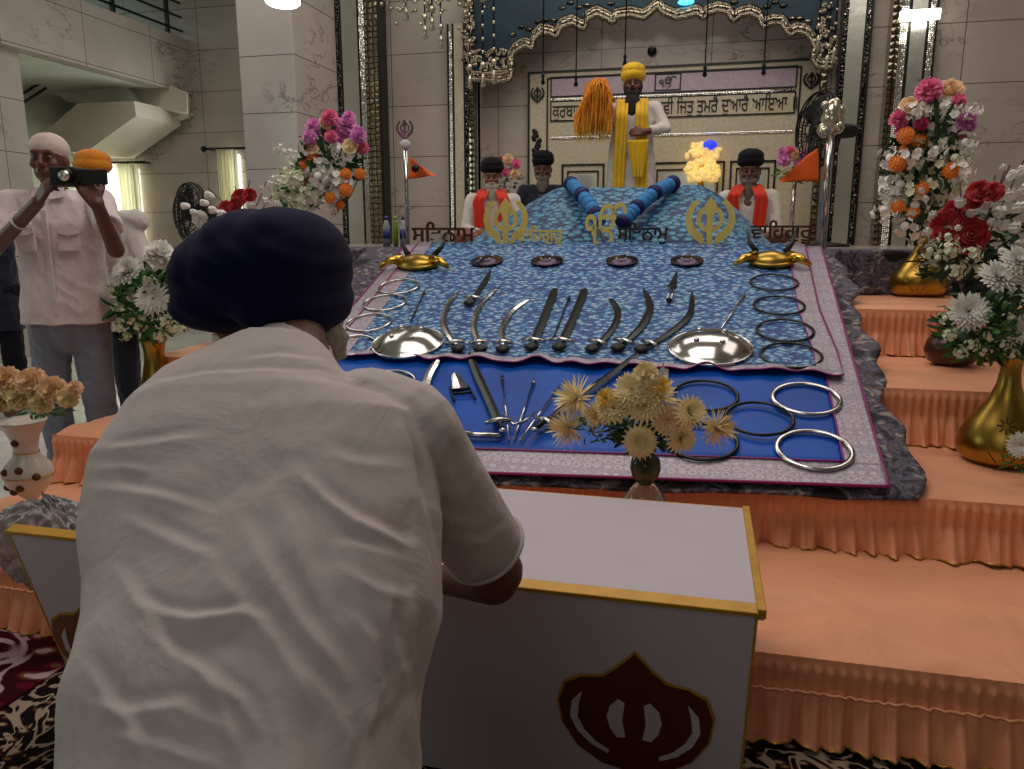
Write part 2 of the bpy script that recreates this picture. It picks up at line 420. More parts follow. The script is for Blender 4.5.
# ------------------------------------------------------------------ the room
YB = 8.5; YR = 8.78; YF = 10.0; CEIL = 5.3
XL = P(193, 95, Y=YF).x                                   # left wall / gallery face
struct('floor', G().box((-1.5, 2.6, -.05), (14.5, 16.8, .1)), M['floor'], smooth=False)
tag(obj('patterned_carpet', G().box((-.1, .55, .004), (4.2, 2.86, .008)), M['carpet'], smooth=False), 'dark patterned carpet lying before the peach steps', 'carpet')
tag(obj('maroon_carpet', G().box((-2.35, 1.62, .013), (.95, .7, .008)), M['maroon_carpet'], smooth=False), 'maroon carpet with pale pink leaf pattern at left edge beside the board', 'carpet')
xa = P(322, 100, Y=YB).x; xc = P(475, 100, Y=YB).x; xd = P(821, 100, Y=YB).x
g = G().box(((xa+xc)/2, YB+.1, 2.65), (xc-xa, .2, 5.3)).box(((xd+5.2)/2, YB+.1, 2.65), (5.2-xd, .2, 5.3))
struct('wall_back', g, M['marble'], smooth=False)
g = G().box(((xc+xd)/2, YR+.1, 2.65), (xd-xc+.8, .2, 5.3)).box((xc-.05, (YB+YR)/2+.1, 2.65), (.1, YR-YB, 5.3)).box((xd+.05, (YB+YR)/2+.1, 2.65), (.1, YR-YB, 5.3))
struct('wall_recess', g, M['marble'], smooth=False)
struct('wall_far_left', G().box(((XL-1.8+xa)/2, YF+.1, 2.65), (xa-XL+1.8, .2, 5.3)), M['marble'], smooth=False)
struct('wall_front', G().box((-1.8, -5.3, 2.65), (14.2, .2, 5.3)), M['marble'], smooth=False)
struct('window_4', G().box((-1.5, -5.19, 2.9), (5.5, .02, 1.5)), M['sky_glass'], smooth=False)  # glowing panel added behind the camera to put highlights in the mirrors
struct('wall_right', G().box((5.2, 1.7, 2.65), (.2, 14, 5.3)), M['marble_yz'], smooth=False)
struct('ceiling', G().box((-1.5, 2.6, CEIL+.05), (14.5, 16.8, .1)), M['plaster'], smooth=False)
# pillar
pa = P(239, 60, Y=7).x; pb = P(294, 60, Y=7).x
struct('trim_pillar', G().box(((pa+pb)/2, 7.45, 2.65), (pb-pa, .9, 5.3)), M['marble_pillar'], smooth=False, bevel=.01)
# gallery
zt = P(193, 40, Y=YF).z; zb = P(193, 95, Y=YF).z
struct('trim_gallery_parapet', G().box((XL-.1, 6.0, (zt+zb)/2), (.2, 8.0, zt-zb)), M['marble_yz'], smooth=False)
struct('trim_gallery_slab', G().box((XL-1.0, 6.0, zb+.1), (1.8, 8.0, .18)), M['plaster'], smooth=False)
struct('wall_left', G().box((XL-.25, (P(27, 60, X=XL).y-5.2)/2, zb/2), (.3, P(27, 60, X=XL).y+5.2, zb)), M['marble_yz'], smooth=False)
struct('wall_left_outer', G().box((XL-2.0, 2.4, 2.65), (.2, 15.6, 5.3)), M['plaster'], smooth=False)
# clerestory window behind the gallery rail
g = G().box((XL-1.88, 7.0, 4.35), (.02, 5.4, 1.1)); struct('window_1', g, M['sky_glass'], smooth=False)
rail = thing('gallery_railing', 'dark metal railing with thin bars along the top of the gallery', 'railing', (XL-.1, 6, zt))
g = G()
for k, dz in enumerate((.12, .30, .48, .66)): g.box((XL-.1, 6, zt+dz), (.025, 8, .025 if k < 3 else .05))
obj('rails', g, M['black_line'], rail, smooth=False)
for k in range(8): obj('post', G().box((XL-.1, 9.7-k*1.02, zt+.34), (.045, .045, .68)), M['black_line'], rail, smooth=False)
# staircase seen under the gallery
st = thing('staircase', 'pale concrete staircase soffit beneath the gallery', 'staircase', (XL-1, 8, 0))
def facet(pxs, X=None, Y=None, th=(0, .9, 0)):
    a = [P(x, y, X=X, Y=Y) for x, y in pxs]; n = len(a); b = [p+Vector(th) for p in a]
    fs = [tuple(range(n)), tuple(range(n, 2*n))[::-1]]+[(i, (i+1) % n, (i+1) % n+n, i+n) for i in range(n)]
    return G().add(a+b, fs)
obj('landing_beam', facet([(108, 60), (187, 92), (187, 113), (134, 101)], Y=9.5, th=(-.3, .5, 0)), M['beam'], st, smooth=False)
obj('upper_flight', facet([(24, 48), (108, 66), (136, 103), (66, 102), (24, 62)], Y=9.3, th=(0, .5, 0)), M['plaster'], st, smooth=False)
obj('lower_flight', facet([(78, 103), (134, 101), (136, 116), (86, 152), (60, 152), (40, 136)], Y=9.0, th=(0, .9, 0)), M['beam'], st, smooth=False)
obj('stringer', facet([(134, 108), (187, 112), (86, 158), (80, 150)], Y=9.75, th=(0, .2, 0)), M['plaster'], st, smooth=False)
g = G()
for k in range(3):
    g.tube([P(24, 84+k*9, Y=8.9), P(50-k*2, 68+k*10, Y=8.9)], .02, 6)
obj('stair_rail', g, M['black_line'], st)

# windows and curtains of the far left wall
def window_set(n, x0, x1, y0, y1, label, open_left):
    a = P(x0, y0, Y=YF-.02); b = P(x1, y1, Y=YF-.02)
    cx = (a.x+b.x)/2; w_ = b.x-a.x; z1 = a.z; z0 = b.z
    fr = struct('window_%d' % n, G().box((cx, YF-.02, (z0+z1)/2), (w_, .02, z1-z0)), M['daylight'], smooth=False)
    def cloth(xs, xe, dens):
        def f(u, v):
            x = xs+(xe-xs)*u
            return (x, YF-.16+.035*math.sin(u*dens)+.008*math.sin(u*dens*2.7+1), z1+.06-(z1-z0+.2)*v)
        return f
    t = thing('curtain', label, 'curtain', (cx, YF-.16, z1), 'curtains on the far windows')
    if open_left: obj('curtain_panel', G().grid(60, 8, cloth(cx+w_*.12, b.x+.1, 34)), CUR, t)
    else: obj('curtain_panel', G().grid(60, 8, cloth(a.x-.05, b.x+.05, 40)), CUR, t)
    obj('sheer_panel', G().grid(60, 8, cloth(a.x-.05, cx+w_*.2, 40)), CUR2, t)
    g = G().tube([(a.x-.25, YF-.16, z1+.07), (b.x+.25, YF-.16, z1+.07)], .018, 8)
    for xx in (a.x-.2, b.x+.2): g.tube([(xx, YF-.16, z1+.07), (xx, YF+.01, z1+.07)], .014, 6)
    g.ell((a.x-.25, YF-.16, z1+.07), .045); obj('curtain_rod', g, M['dark_steel'], t)
def transl(name, c, f):
    s = N(name, .8); s.color(c); o = s.t.nodes['Material Output']; tr = s.n('ShaderNodeBsdfTranslucent'); tr.inputs[0].default_value = lin(c)
    mx = s.n('ShaderNodeMixShader'); mx.inputs[0].default_value = f; s.l(s.b.outputs[0], mx.inputs[1]); s.l(tr.outputs[0], mx.inputs[2]); s.l(mx.outputs[0], o.inputs[0]); return s.mat
CUR = transl('cream_curtain_cloth', (226, 220, 196), .45); CUR2 = transl('sheer_white_curtain_cloth', (250, 248, 238), .8)
window_set(2, 104, 146, 169, 262, 'white and cream curtain on the window beside the photographers', True)
window_set(3, 226, 246, 155, 262, 'cream curtain partly hidden by the marble pillar', False)

# mirror pilasters and trims on the back wall
def strip(name, x0, x1, Y, mat, z0=1.1, z1=CEIL, th=.06, pxy=60, parent=None, **k):
    a = P(x0, pxy, Y=Y).x; b = P(x1, pxy, Y=Y).x
    return obj(name, G().box(((a+b)/2, Y+th/2, (z0+z1)/2), (b-a, th, z1-z0)), mat, parent, smooth=False, **k)
def pilaster(label, px, parts, Y=YB-.08, z0=1.1, z1=CEIL):
    t = thing('mirror_pilaster', label, 'pilaster', (P(px, 60, Y=Y).x, Y, z0), None)
    for nm, x0, x1, mt, dy in parts: strip(nm, x0, x1, Y-dy, M[mt], z0, z1, .06+dy, parent=t)
    return t
pilaster('tall mirror pilaster edged in mosaic, left of the orange flag', 355, [('edge', 335, 337, 'black_line', 0), ('mosaic_strip', 337, 340.5, 'mosaic', .01),
    ('edge', 340.5, 342.5, 'black_line', 0), ('mirror_panel', 342.5, 358, 'mirror', 0), ('edge', 358, 360, 'black_line', 0), ('mosaic_strip', 360, 365, 'mosaic', .02),
    ('gilt_frame', 365, 378, 'gilt', .1), ('edge', 378, 380.5, 'black_line', .12)])
zc = P(448, 26, Y=YB).z
pilaster('narrow cream pilaster with black lines left of the scalloped arch', 460, [('edge', 447, 449, 'black_line', 0), ('mosaic_strip', 449, 452, 'mosaic', .0),
    ('edge', 452, 454, 'black_line', 0), ('cream_inlay', 454, 463, 'cream_panel', 0), ('edge', 463, 465, 'black_line', 0), ('mosaic_strip', 465, 468, 'mosaic', .01), ('gilt_frame', 468, 474, 'gilt', .04)], z1=zc)
pilaster('mirror pilaster right of the scalloped arch behind the pedestal fan', 850, [('gilt_frame', 822, 829, 'gilt', .04), ('edge', 838.5, 841, 'black_line', 0), ('mosaic_strip', 841, 845.5, 'mosaic', .01), ('mirror_panel', 845.5, 862, 'mirror', 0),
    ('edge', 862, 864, 'black_line', 0), ('mosaic_strip', 864, 867.5, 'mosaic', .01), ('edge', 867.5, 870, 'black_line', 0)])
pilaster('rightmost mirror pilaster with a bright lamp reflection behind tall flowers', 905, [('gilt_frame', 889, 897, 'gilt', .1), ('mosaic_strip', 897, 905, 'mosaic', .02), ('edge', 905, 908, 'black_line', 0),
    ('mirror_panel', 908, 923, 'mirror', 0), ('edge', 923, 926, 'black_line', 0), ('mosaic_strip', 926, 932, 'mosaic', .02), ('edge', 932, 934, 'black_line', 0)])
def lamp_reflection(px, py, label, Y=YB-.2, w_=.34):  # glowing bar that stands for a lamp reflected in the mirror
    p = P(px, py, Y=Y); t = thing('lamp_reflection', label, 'lamp', p)
    obj('reflection_bar', G().box(p, (w_, .05, .09)), M['lamp'], t, smooth=False, bevel=.01)
    obj('reflection_back', G().box(p+Vector((0, .06, .0)), (w_*.9, .06, .05)), M['steel'], t, smooth=False, bevel=.005)
lamp_reflection(920, 15, 'bright white lamp reflection built on the rightmost mirror pilaster')
# ceiling lamp at the top
p = P(283, 2, Y=5.2)
t = thing('pendant_lamp', 'round white disc lamp hanging at the top left', 'lamp', p)
obj('diffuser', G().lathe([(.001, -.02), (.1, -.02), (.118, -.005), (.118, .01), (.001, .012)], p, 32), M['lamp'], t)
obj('housing', G().lathe([(.125, .0), (.13, .03), (.09, .06), (.02, .07), (.02, CEIL-p.z)], p+Vector((0, 0, .012)), 32), M['steel'], t)

# inscription panel in the recess
YP = YR-.03
def rp(px, py, Y=YP): return P(px, py, Y=Y)
z_ = lambda py, px=680: rp(px, py).z
L_, R_ = rp(529, 150).x, rp(817, 150).x; top = z_(66); base = 1.1
pan = thing('inscription_panel', 'large framed marble wall panel with black Gurmukhi inscription in the recess', 'wall panel', ((L_+R_)/2, YP, base))
def pbox(nm, x0, x1, z0, z1, mt, th=.02, lift=0): return obj(nm, G().box(((x0+x1)/2, YP-lift, (z0+z1)/2), (x1-x0, th, z1-z0)), M[mt], pan, smooth=False)
pbox('backing', L_, R_, base, top, 'cream_panel', .03)
def frame(nm, x0, x1, z0, z1, t=.022, mt='black_line'):
    g = G(); y = YP-.022
    for c, s_ in ((((x0+x1)/2, y, z0), (x1-x0+t, .012, t)), (((x0+x1)/2, y, z1), (x1-x0+t, .012, t)), ((x0, y, (z0+z1)/2), (t, .012, z1-z0)), ((x1, y, (z0+z1)/2), (t, .012, z1-z0))): g.box(c, s_)
    return obj(nm, g, M[mt], pan, smooth=False)
frame('outer_frame', L_, R_, base-.1, top)
xi0, xi1 = L_+.21, R_-.21
frame('inner_frame', xi0, xi1, base-.1, top-.07, .016)
z1 = z_(72); z2 = z_(92); z3 = z_(97); z4 = z_(117); z5 = z_(121); z6 = z_(133); z7 = z_(137)
pbox('purple_tint_row', xi0+.04, xi1-.04, z2, z1, 'purple_tint_panel', .012, .02)
pbox('text_row', xi0+.04, xi1-.04, z4, z3, 'cream_panel', .012, .02)
frame('row_frame', xi0+.04, xi1-.04, z2, z1, .014); frame('row_frame', xi0+.04, xi1-.04, z4, z3, .014)
pbox('mosaic_band', xi0+.04, xi1-.04, z2-.04, z2-.012, 'mosaic', .02, .02)
pbox('mosaic_band', xi0+.04, xi1-.04, z6-.025, z6+.0, 'mosaic', .02, .02)
# squares of the lower part
for (x0, x1) in ((563, 604), (652, 724), (731, 775)):
    a, b = rp(x0, 165).x, rp(x1, 165).x
    frame('lower_frame', a, b, base, z_(163), .02); frame('lower_frame', a+.06, b-.06, base, z_(163)-.07, .015)
    obj('mirror_tile', G().box(((a+b)/2, YP-.012, (base+z_(163)-.1)/2), (b-a-.18, .012, z_(163)-.1-base)), M['mirror'], pan, smooth=False)
sqx = rp(668, 82).x; frame('small_square', sqx-.13, sqx+.13, z2+.02, z1-.02, .016)

def text_loops(s_, off=0):
    """outlines of the letters as closed loops"""
    c = bpy.data.curves.new('t', 'FONT'); c.body = s_; c.size = 1; c.fill_mode = 'NONE'; c.resolution_u = 3
    o = bpy.data.objects.new('t', c); col.objects.link(o); dg = bpy.context.evaluated_depsgraph_get(); dg.update()
    m = bpy.data.meshes.new_from_object(o.evaluated_get(dg)); bpy.data.objects.remove(o); bpy.data.curves.remove(c)
    nb = {}
    for e in m.edges: nb.setdefault(e.vertices[0], []).append(e.vertices[1]); nb.setdefault(e.vertices[1], []).append(e.vertices[0])
    seen = set(); loops = []
    for st_ in sorted(nb):
        if st_ in seen: continue
        l = [st_]; seen.add(st_); cur = st_
        while True:
            nx = [k for k in sorted(nb[cur]) if k not in seen]
            if not nx: break
            nxt = cur+1 if cur+1 in nx else nx[0]
            cur = nxt; seen.add(cur); l.append(cur)
        q = []
        for k in l:
            p = m.vertices[k].co
            if not q or (p.x-q[-1][0])**2+(p.y-q[-1][1])**2 > 1e-7: q.append((p.x, p.y))
        if len(q) > 2 and (q[0][0]-q[-1][0])**2+(q[0][1]-q[-1][1])**2 < 1e-7: q.pop()
        if len(q) > 2: loops.append(q)
    bpy.data.meshes.remove(m)
    ar_ = lambda q: sum(q[i][0]*q[(i+1) % len(q)][1]-q[(i+1) % len(q)][0]*q[i][1] for i in range(len(q)))/2
    As = [ar_(q) for q in loops]
    sg = 1 if As[max(range(len(As)), key=lambda i: abs(As[i]))] > 0 else -1
    def inside(p, q):
        r = False
        for i in range(len(q)):
            (x0, y0), (x1, y1) = q[i], q[i-1]
            if (y0 > p[1]) != (y1 > p[1]) and p[0] < (x1-x0)*(p[1]-y0)/(y1-y0)+x0: r = not r
        return r
    def grow(q, k):
        if not k: return q
        out = []; n = len(q); s2 = 1 if ar_(q) > 0 else -1
        for i in range(n):
            a, b = Vector(q[i-1]), Vector(q[(i+1) % n]); d = (b-a)
            if d.length < 1e-9: out.append(q[i]); continue
            d.normalize(); out.append((q[i][0]+d.y*k*s2, q[i][1]-d.x*k*s2))
        return out
    outers = [i for i in range(len(loops)) if As[i]*sg > 0]; res = {i: [] for i in outers}
    for i in range(len(loops)):
        if As[i]*sg > 0: continue
        c_ = [j for j in outers if inside(loops[i][0], loops[j])]
        if c_: res[min(c_, key=lambda j: abs(As[j]))].append(i)
    out = []
    for j, hs in res.items():
        o_ = grow(loops[j], off); o_ = o_ if ar_(o_) > 0 else o_[::-1]; L_ = [o_]
        for h in hs:
            hh = grow(loops[h], -off)
            if abs(ar_(hh)) < 1e-5: continue
            L_.append(hh if ar_(hh) < 0 else hh[::-1])
        out.append(L_)
    return out
def put_text(nm, s_, x0, x1, Y, zbase, mat, parent=None, ext=.006, off=0, height=None, zc=None):
    """text scaled to span x0..x1 on a plane facing -Y"""
    L = text_loops(s_, off); pts = [p for l in L for q in l for p in q]
    ax0, ax1 = min(p[0] for p in pts), max(p[0] for p in pts); ay0, ay1 = min(p[1] for p in pts), max(p[1] for p in pts)
    k = (x1-x0)/(ax1-ax0); kh = k if height is None else height/(ay1-ay0); g = G()
    Mt = Matrix.Translation((x0, Y+ext/2, zbase)) @ Matrix.Rotation(R(90), 4, 'X')
    for i, l in enumerate(L): g.prism([[((x-ax0)*k, (y-ay0)*kh) for x, y in q] for q in l], ext*(1+.04*(i % 5)), Mt, -ext*.02*(i % 5))
    return obj(nm, g, mat, parent, smooth=False)
put_text('inscription', 'ਕੁਰਬਾਣੁ ਜਾਈ ਉਸੁ ਵੇਲਾ ਸੁਹਾਵੀ ਿਜਤੁ ਤੁਮਰੈ ਦੁਆਰੈ ਆਇਆ ॥', rp(553, 110).x, rp(797, 102).x, YP-.03, z4-.005, M['black_line'], pan, off=.006, height=(z3-z4)*1.05)
put_text('small_inscription', 'ੴ', sqx-.09, sqx+.09, YP-.036, z2+.05, M['black_line'], pan)
put_text('lower_inscription', 'ਸਤਿਗੁਰ ਨਾਨਕ', rp(728, 176).x, rp(762, 176).x, YP-.03, z_(181), M['black_line'], pan, height=.08) if False else None
# khanda emblem outlines (2D, about 1 unit high)
def arc(cx, cy, r, a0, a1, n=20, ry=None): return [(cx+r*math.cos(R(a0+(a1-a0)*i/n)), cy+(ry or r)*math.sin(R(a0+(a1-a0)*i/n))) for i in range(n+1)]
def khanda(g, Mx, th):
    sw = [(-.045, -.40), (-.065, -.05), (-.06, .1), (-.12, .34), (0, .5), (.12, .34), (.06, .1), (.065, -.05), (.045, -.40), (.07, -.43), (.07, -.47), (.03, -.5), (-.03, -.5), (-.07, -.47), (-.07, -.43)]
    g.prism([sw], th*1.6, Mx)
    g.prism([arc(0, .08, .26, 0, 360, 32)[:-1], arc(0, .08, .175, 360, 0, 32)[:-1]], th, Mx)
    for s_ in (-1, 1):
        outer = [(x, y) for x, y in arc(.0, .07, .47, -62, 55, 18)]
        inner = [(x, y) for x, y in arc(-.0, .11, .345, 52, -66, 18)]
        tail = [(.10, -.36), (-.02, -.44), (.0, -.49), (.16, -.42)]
        pts = [(s_*x, y) for x, y in outer+inner+tail]
        if s_ < 0: pts = pts[::-1]
        g.prism([pts], th, Mx)
    return g
def stand_matrix(loc, size, yaw=0):   # emblem plane facing -Y
    return Matrix.Translation(Vector(loc)) @ Matrix.Rotation(yaw, 4, 'Z') @ Matrix.Rotation(R(90), 4, 'X') @ Matrix.Scale(size, 4)
for px in (538, 811):
    p = rp(px, 95 if px < 600 else 81); obj('khanda_mark', khanda(G(), stand_matrix(p+Vector((0, -.02, 0)), .17), .05), M['black_line'], pan, smooth=False)
g = G()
random.seed(4)
for px in (537, 810):
    for k in range(12):
        y = 132+k*3.2; p = rp(px+random.uniform(-3, 3), y); g.ell(p+Vector((0, -.02, 0)), (.028, .008, .04), Matrix.Rotation(random.uniform(-1, 1), 4, 'Y'), 8, 6)
tag(obj('floral_inlay', g, M['dark_steel'], pan), kind='stuff')

# flowers given a glow, and ornaments, standing in the recess
t = thing('glowing_flowers', 'pale yellow glowing flowers with a blue bulb on top, right of the granthi', 'lamp', rp(702, 178, 8.6))
g = G(); random.seed(3)
for k in range(150):
    x = 702+random.gauss(0, 8); y = 180-abs(random.gauss(0, 16)); g.ell(rp(x, y, 8.6+random.uniform(-.08, .08)), (random.uniform(.015, .045), .02, random.uniform(.015, .04)), None, 6, 5)
tag(obj('lit_petals', g, M['flower_glow'], t), kind='stuff')  # pale yellow flowers, their brightness put in as emission
obj('bulb', G().ell(rp(710, 145, 8.55), (.07, .05, .05)), M['blue_lamp'], t); obj('stem', G().tube([rp(702, 150, 8.6), rp(702, 178, 8.6)+Vector((0, 0, -.5))], .03), M['gold'], t)
for (px, py, lb) in ((587, 168, 'left'), (478, 99, 'l')):
    pass
# scalloped arch
YA = 8.38
xl, xr = P(468, 60, Y=YA).x, P(834, 60, Y=YA).x
low = [(468, 80), (500, 83), (510, 80), (512, 70), (509, 62), (514, 53), (524, 47), (532, 49), (534, 40), (541, 33), (551, 35), (556, 38), (561, 28), (572, 24), (584, 30),
       (587, 20), (597, 15), (608, 20), (613, 24), (616, 18), (630, 16), (644, 19), (650, 14), (658, 7), (664, 14), (676, 19), (688, 17), (697, 14), (704, 19), (708, 14), (718, 11), (728, 13),
       (734, 22), (739, 17), (750, 14), (760, 19), (764, 28), (771, 24), (782, 24), (790, 36), (797, 32), (806, 34), (813, 42), (817, 52), (813, 60), (818, 68), (834, 68)]
def arch_poly(dpx): return [(P(x, y-dpx, Y=YA).x, P(x, y-dpx, Y=YA).z) for x, y in low]
Mx = Matrix.Rotation(R(90), 4, 'X')
top_z = CEIL
a = arch_poly(0); poly = a+[(xr, top_z), (xl, top_z)]
arch = thing('scalloped_arch', 'dark teal scalloped arch valance with silver mosaic edge over the recess', 'arch', ((xl+xr)/2, YA, 0))
obj('arch_panel', G().prism([poly], .06, Matrix.Translation((0, YA+.05, 0)) @ Mx), M['teal'], arch, smooth=False)
def trimline(off, r, mt, nm):
    pts = [P(x, y-off, Y=YA-.02) for x, y in low]
    # resample smooth
    q = []
    for i in range(len(pts)-1):
        for k in range(4): q.append(pts[i].lerp(pts[i+1], k/4))
    q.append(pts[-1]); obj(nm, G().tube(q, r, 8), M[mt], arch)
trimline(1.0, .034, 'mosaic_arch', 'mosaic_edge'); trimline(4.5, .036, 'gilt', 'middle_edge'); trimline(8, .03, 'mosaic_arch', 'mosaic_edge')
g = G(); random.seed(9)
for (x0, x1, y0, y1) in ((468, 508, 50, 78), (818, 836, 0, 66), (464, 474, 0, 60)):
    for k in range(120 if x1-x0 > 20 else 70):
        p = P(random.uniform(x0, x1), y1-(y1-y0)*random.random()**1.5, Y=YA-.03); g.ell(p, (random.uniform(.015, .04), .012, random.uniform(.015, .035)), None, 6, 5)
tag(obj('corner_mosaic', g, M['mosaic_arch'], arch), kind='stuff')
g = G()
for k in range(42):
    x = 480+k*8.2; yy = np.interp(x, [q[0] for q in low], [q[1] for q in low])-18
    if yy > 3: g.ell(P(x, yy+4*math.sin(k), Y=YA-.02), (.04, .008, .02), None, 6, 5)
tag(obj('silver_studs', g, M['gilt'], arch), kind='stuff')
for (x, y) in ((686, 2),):
    obj('blue_glint', G().ell(P(x, y, Y=YA-.05), (.08, .03, .03)), M['cyan_glint'], arch)  # glowing blob that stands for bluish glints on the arch
# upper left chandelier-like crystal cluster
def hanging(name, label, px, y1, Y, n=9, sz=.03, cat='ornament', mat='crystal', group=None, top=CEIL, beads=True, kinks=None):
    e = P(px, y1, Y=Y); t = thing(name, label, cat, (e.x, e.y, e.z), group)
    obj('cord', G().tube([(e.x, e.y, e.z), (e.x, e.y, top)], .007, 5), M['dark_steel'], t)
    g = G()
    g.lathe([(.001, -.09), (sz*1.1, -.07), (sz*.5, -.02), (sz*.9, 0), (sz*.4, .03), (sz*.25, .05)], (e.x, e.y, e.z), 10)
    obj('tassel', g, M[mat], t)
    if beads:
        g = G(); h = (top-e.z)
        for k in range(int(h/.12)):
            g.ell((e.x, e.y, e.z+.12+.12*k), (sz*.5, sz*.5, sz*.75) if k % 5 else (sz, sz, sz*1.3), None, 6, 5)
        tag(obj('beads', g, M[mat], t), kind='stuff')
GH = 'beaded strings hanging from the ceiling over the stage'
pos = ['leftmost over the plain marble wall', 'second from left over the marble', 'third from left over the marble', 'left of the arch corner', 'beside the arch corner trim', 'over the arch corner trim', 'long one with large silver knot over the arch']
for (px, y), lb in zip(((406, 12), (425, 30), (441, 40), (432, 22), (470, 80), (483, 78), (494, 75)), pos):
    hanging('hanging_bead_string', 'silver beaded string hanging from the ceiling, '+lb, px, y, 7.7, sz=.028, group=GH)
for (px, y, lb) in ((543, 76, 'thin dark cord with small drop, left above the inscription panel'), (576, 78, 'thin dark cord with small drop above the orange whisk'), (705, 68, 'thin dark cord with small drop above the middle of the inscription'), (764, 66, 'thin dark cord with small drop above the right end of the inscription'),
                   (625, 57, 'thin dark cord with small drop above the yellow turban')):
    hanging('hanging_pendant', lb, px, y, 8.2, sz=.022, beads=False, mat='dark_steel', group='dark cords above the inscription')
for (px, y, lb) in ((818, 40, 'beaded string at the right corner of the arch, left one'), (827, 60, 'beaded string at the right corner of the arch, middle one'), (834, 52, 'beaded string at the right corner of the arch, right one')):
    hanging('hanging_bead_string', 'silver '+lb, px, y, 7.9, sz=.02, group=GH)
g = G(); random.seed(5); c0 = P(432, 6, Y=7.75)
for k in range(160): g.ell(c0+Vector((random.gauss(0, .22), random.gauss(0, .08), random.gauss(.12, .14))), random.uniform(.012, .03), None, 6, 5)
ch_ = thing('crystal_chandelier', 'crystal bead chandelier cut by the top edge, left of the teal arch', 'chandelier', c0)
tag(obj('crystal_beads', g, M['crystal'], ch_), kind='stuff'); obj('stem', G().tube([c0, (c0.x, c0.y, CEIL)], .012, 6), M['steel'], ch_)
tag(obj('wall_hook', G().ell(P(852*0+652, 51, Y=YR-.03), (.05, .04, .05)), M['dark_steel']), 'small dark round fitting on the marble above the inscription panel', 'fitting')

# ------------------------------------------------------------------ stage and draped steps
SX0, SX1 = -2.8, 1.75
S = [(2.0, 0.0, .235), (2.78, .235, .445), (3.5, .445, .69), (4.4, .69, .94), (5.35, .94, 1.22)]   # front Y, bottom z, top z
def tread(Y0, Y1, z, seed, x0=SX0, x1=SX1):
    def f(u, v):
        x = x0+(x1-x0)*u; y = Y0+(Y1-Y0)*v
        nv = noise.noise(Vector((x*2.2+seed, y*5, 0)))*.012+noise.noise(Vector((x*5+y*3, y*9-x*2, seed)))*.009
        nv += .014*abs(noise.noise(Vector((x*3-y*6, seed, 1))))
        edge = min(1, v*8)
        return (x, y, z+.012+nv-.02*(1-edge)**2)
    return f
def skirt(Y, ztop, zbot, seed, x0=SX0, x1=SX1, band=.45, amp=.02):
    path = [(x0, Y+.5), (x0, Y), (x1, Y), (x1, Y+.5)]
    seg = [math.dist(path[i], path[i+1]) for i in range(3)]; T = sum(seg)
    nx = int(T/.0065)
    def f(u, v):
        s_ = u*T; i = 0; d = s_
        while i < 2 and d > seg[i]: d -= seg[i]; i += 1
        a, b = path[i], path[i+1]; q = d/seg[i]
        x = a[0]+(b[0]-a[0])*q; y = a[1]+(b[1]-a[1])*q
        nx_, ny_ = (b[1]-a[1])/seg[i], -(b[0]-a[0])/seg[i]
        nn = noise.noise(Vector((s_*3, seed, 0)))
        ph = s_*2*PI/.034+nn*6
        fine = math.sin(ph)+.4*math.sin(ph*2.3+seed)
        ph2 = s_*2*PI/.085+noise.noise(Vector((s_*2.4, seed, 9)))*9
        big = math.sin(ph2)+.5*math.sin(ph2*.47+1)+.35*math.sin(ph2*2.1)
        if v < .12: o = .004+.05*v; A = .001
        elif v < band: o = .014; A = .0062
        else: o = .014+.05*(v-band)/(1-band); A = .0066
        k = 0 if v < band else (v-band)/(1-band)
        off = o+fine*A*(1-k*.6)+big*amp*k
        z = ztop+.006-(ztop-zbot-.004)*v
        if v > .05: z += .006*math.sin(s_*2.1+seed)*(1-abs(2*v-1))
        if v > .97: z += .006*math.sin(ph2+.5)
        return (x+nx_*off, y+ny_*off, z)
    g = G().grid(nx, 22, f); return g, f, nx
stepnames = ['lowest', 'second', 'third', 'fourth and topmost']
for i in range(4):
    Y, zb_, zt_ = S[i]; t = thing('draped_step', '%s peach satin draped step with gathered ruffle skirt' % stepnames[i], 'step', ((SX0+SX1)/2, Y, zb_), 'peach draped steps')
    Y1 = S[i+1][0]
    obj('step_block', G().box(((SX0+SX1)/2, (Y+Y1)/2+.01, (zb_+zt_)/2), (SX1-SX0-.02, Y1-Y-.02, zt_-zb_-.006)), M['beam'], t, smooth=False)
    obj('tread_cloth', G().grid(240, 34, tread(Y-.012, Y1, zt_, i*3.1)), M['peach'], t)
    g, f, nx = skirt(Y-.012, zt_, zb_+.012, i*5.3, band=.5 if i else .38, amp=.024 if i else .018)
    obj('ruffle_skirt', g, M['peach_ruffle'], t)
    obj('gold_hem', G().tube([f(k/(nx//2), 1.0) for k in range(nx//2+1)], .0035, 4), M['gold_trim'], t)
    if i == 0:
        obj('waist_cord', G().tube([Vector(f(k/(nx//2), .42))+Vector((0, -.012, 0)) for k in range(nx//2+1)], .005, 4), M['peach'], t)
Y, zb_, zt_ = S[4]
struct('trim_stage', G().box((-.66, (Y+YB)/2, .61), (6.2, YB-Y, 1.215)), M['marble'], smooth=False)
# floral cloth hanging over the stage front
def drape(x0, x1):
    def f(u, v):
        x = x0+(x1-x0)*u
        if v < .4: y = 5.9-(5.9-5.325)*v/.4; z = 1.228+.006*noise.noise(Vector((x*4, y*4, 0)))
        else:
            k = (v-.4)/.6; y = 5.322-.02*math.sin(x*14+noise.noise(Vector((x*3, 0, 0)))*4)*k-.03*k; z = 1.226-.27*k
        return (x, y, z)
    return f
tag(obj('floral_stage_cloth', G().grid(200, 30, drape(-3.2, 1.75)), M['floral'], solid=.004), 'dark grey floral printed cloth hanging over the stage front behind the vases', 'cloth')

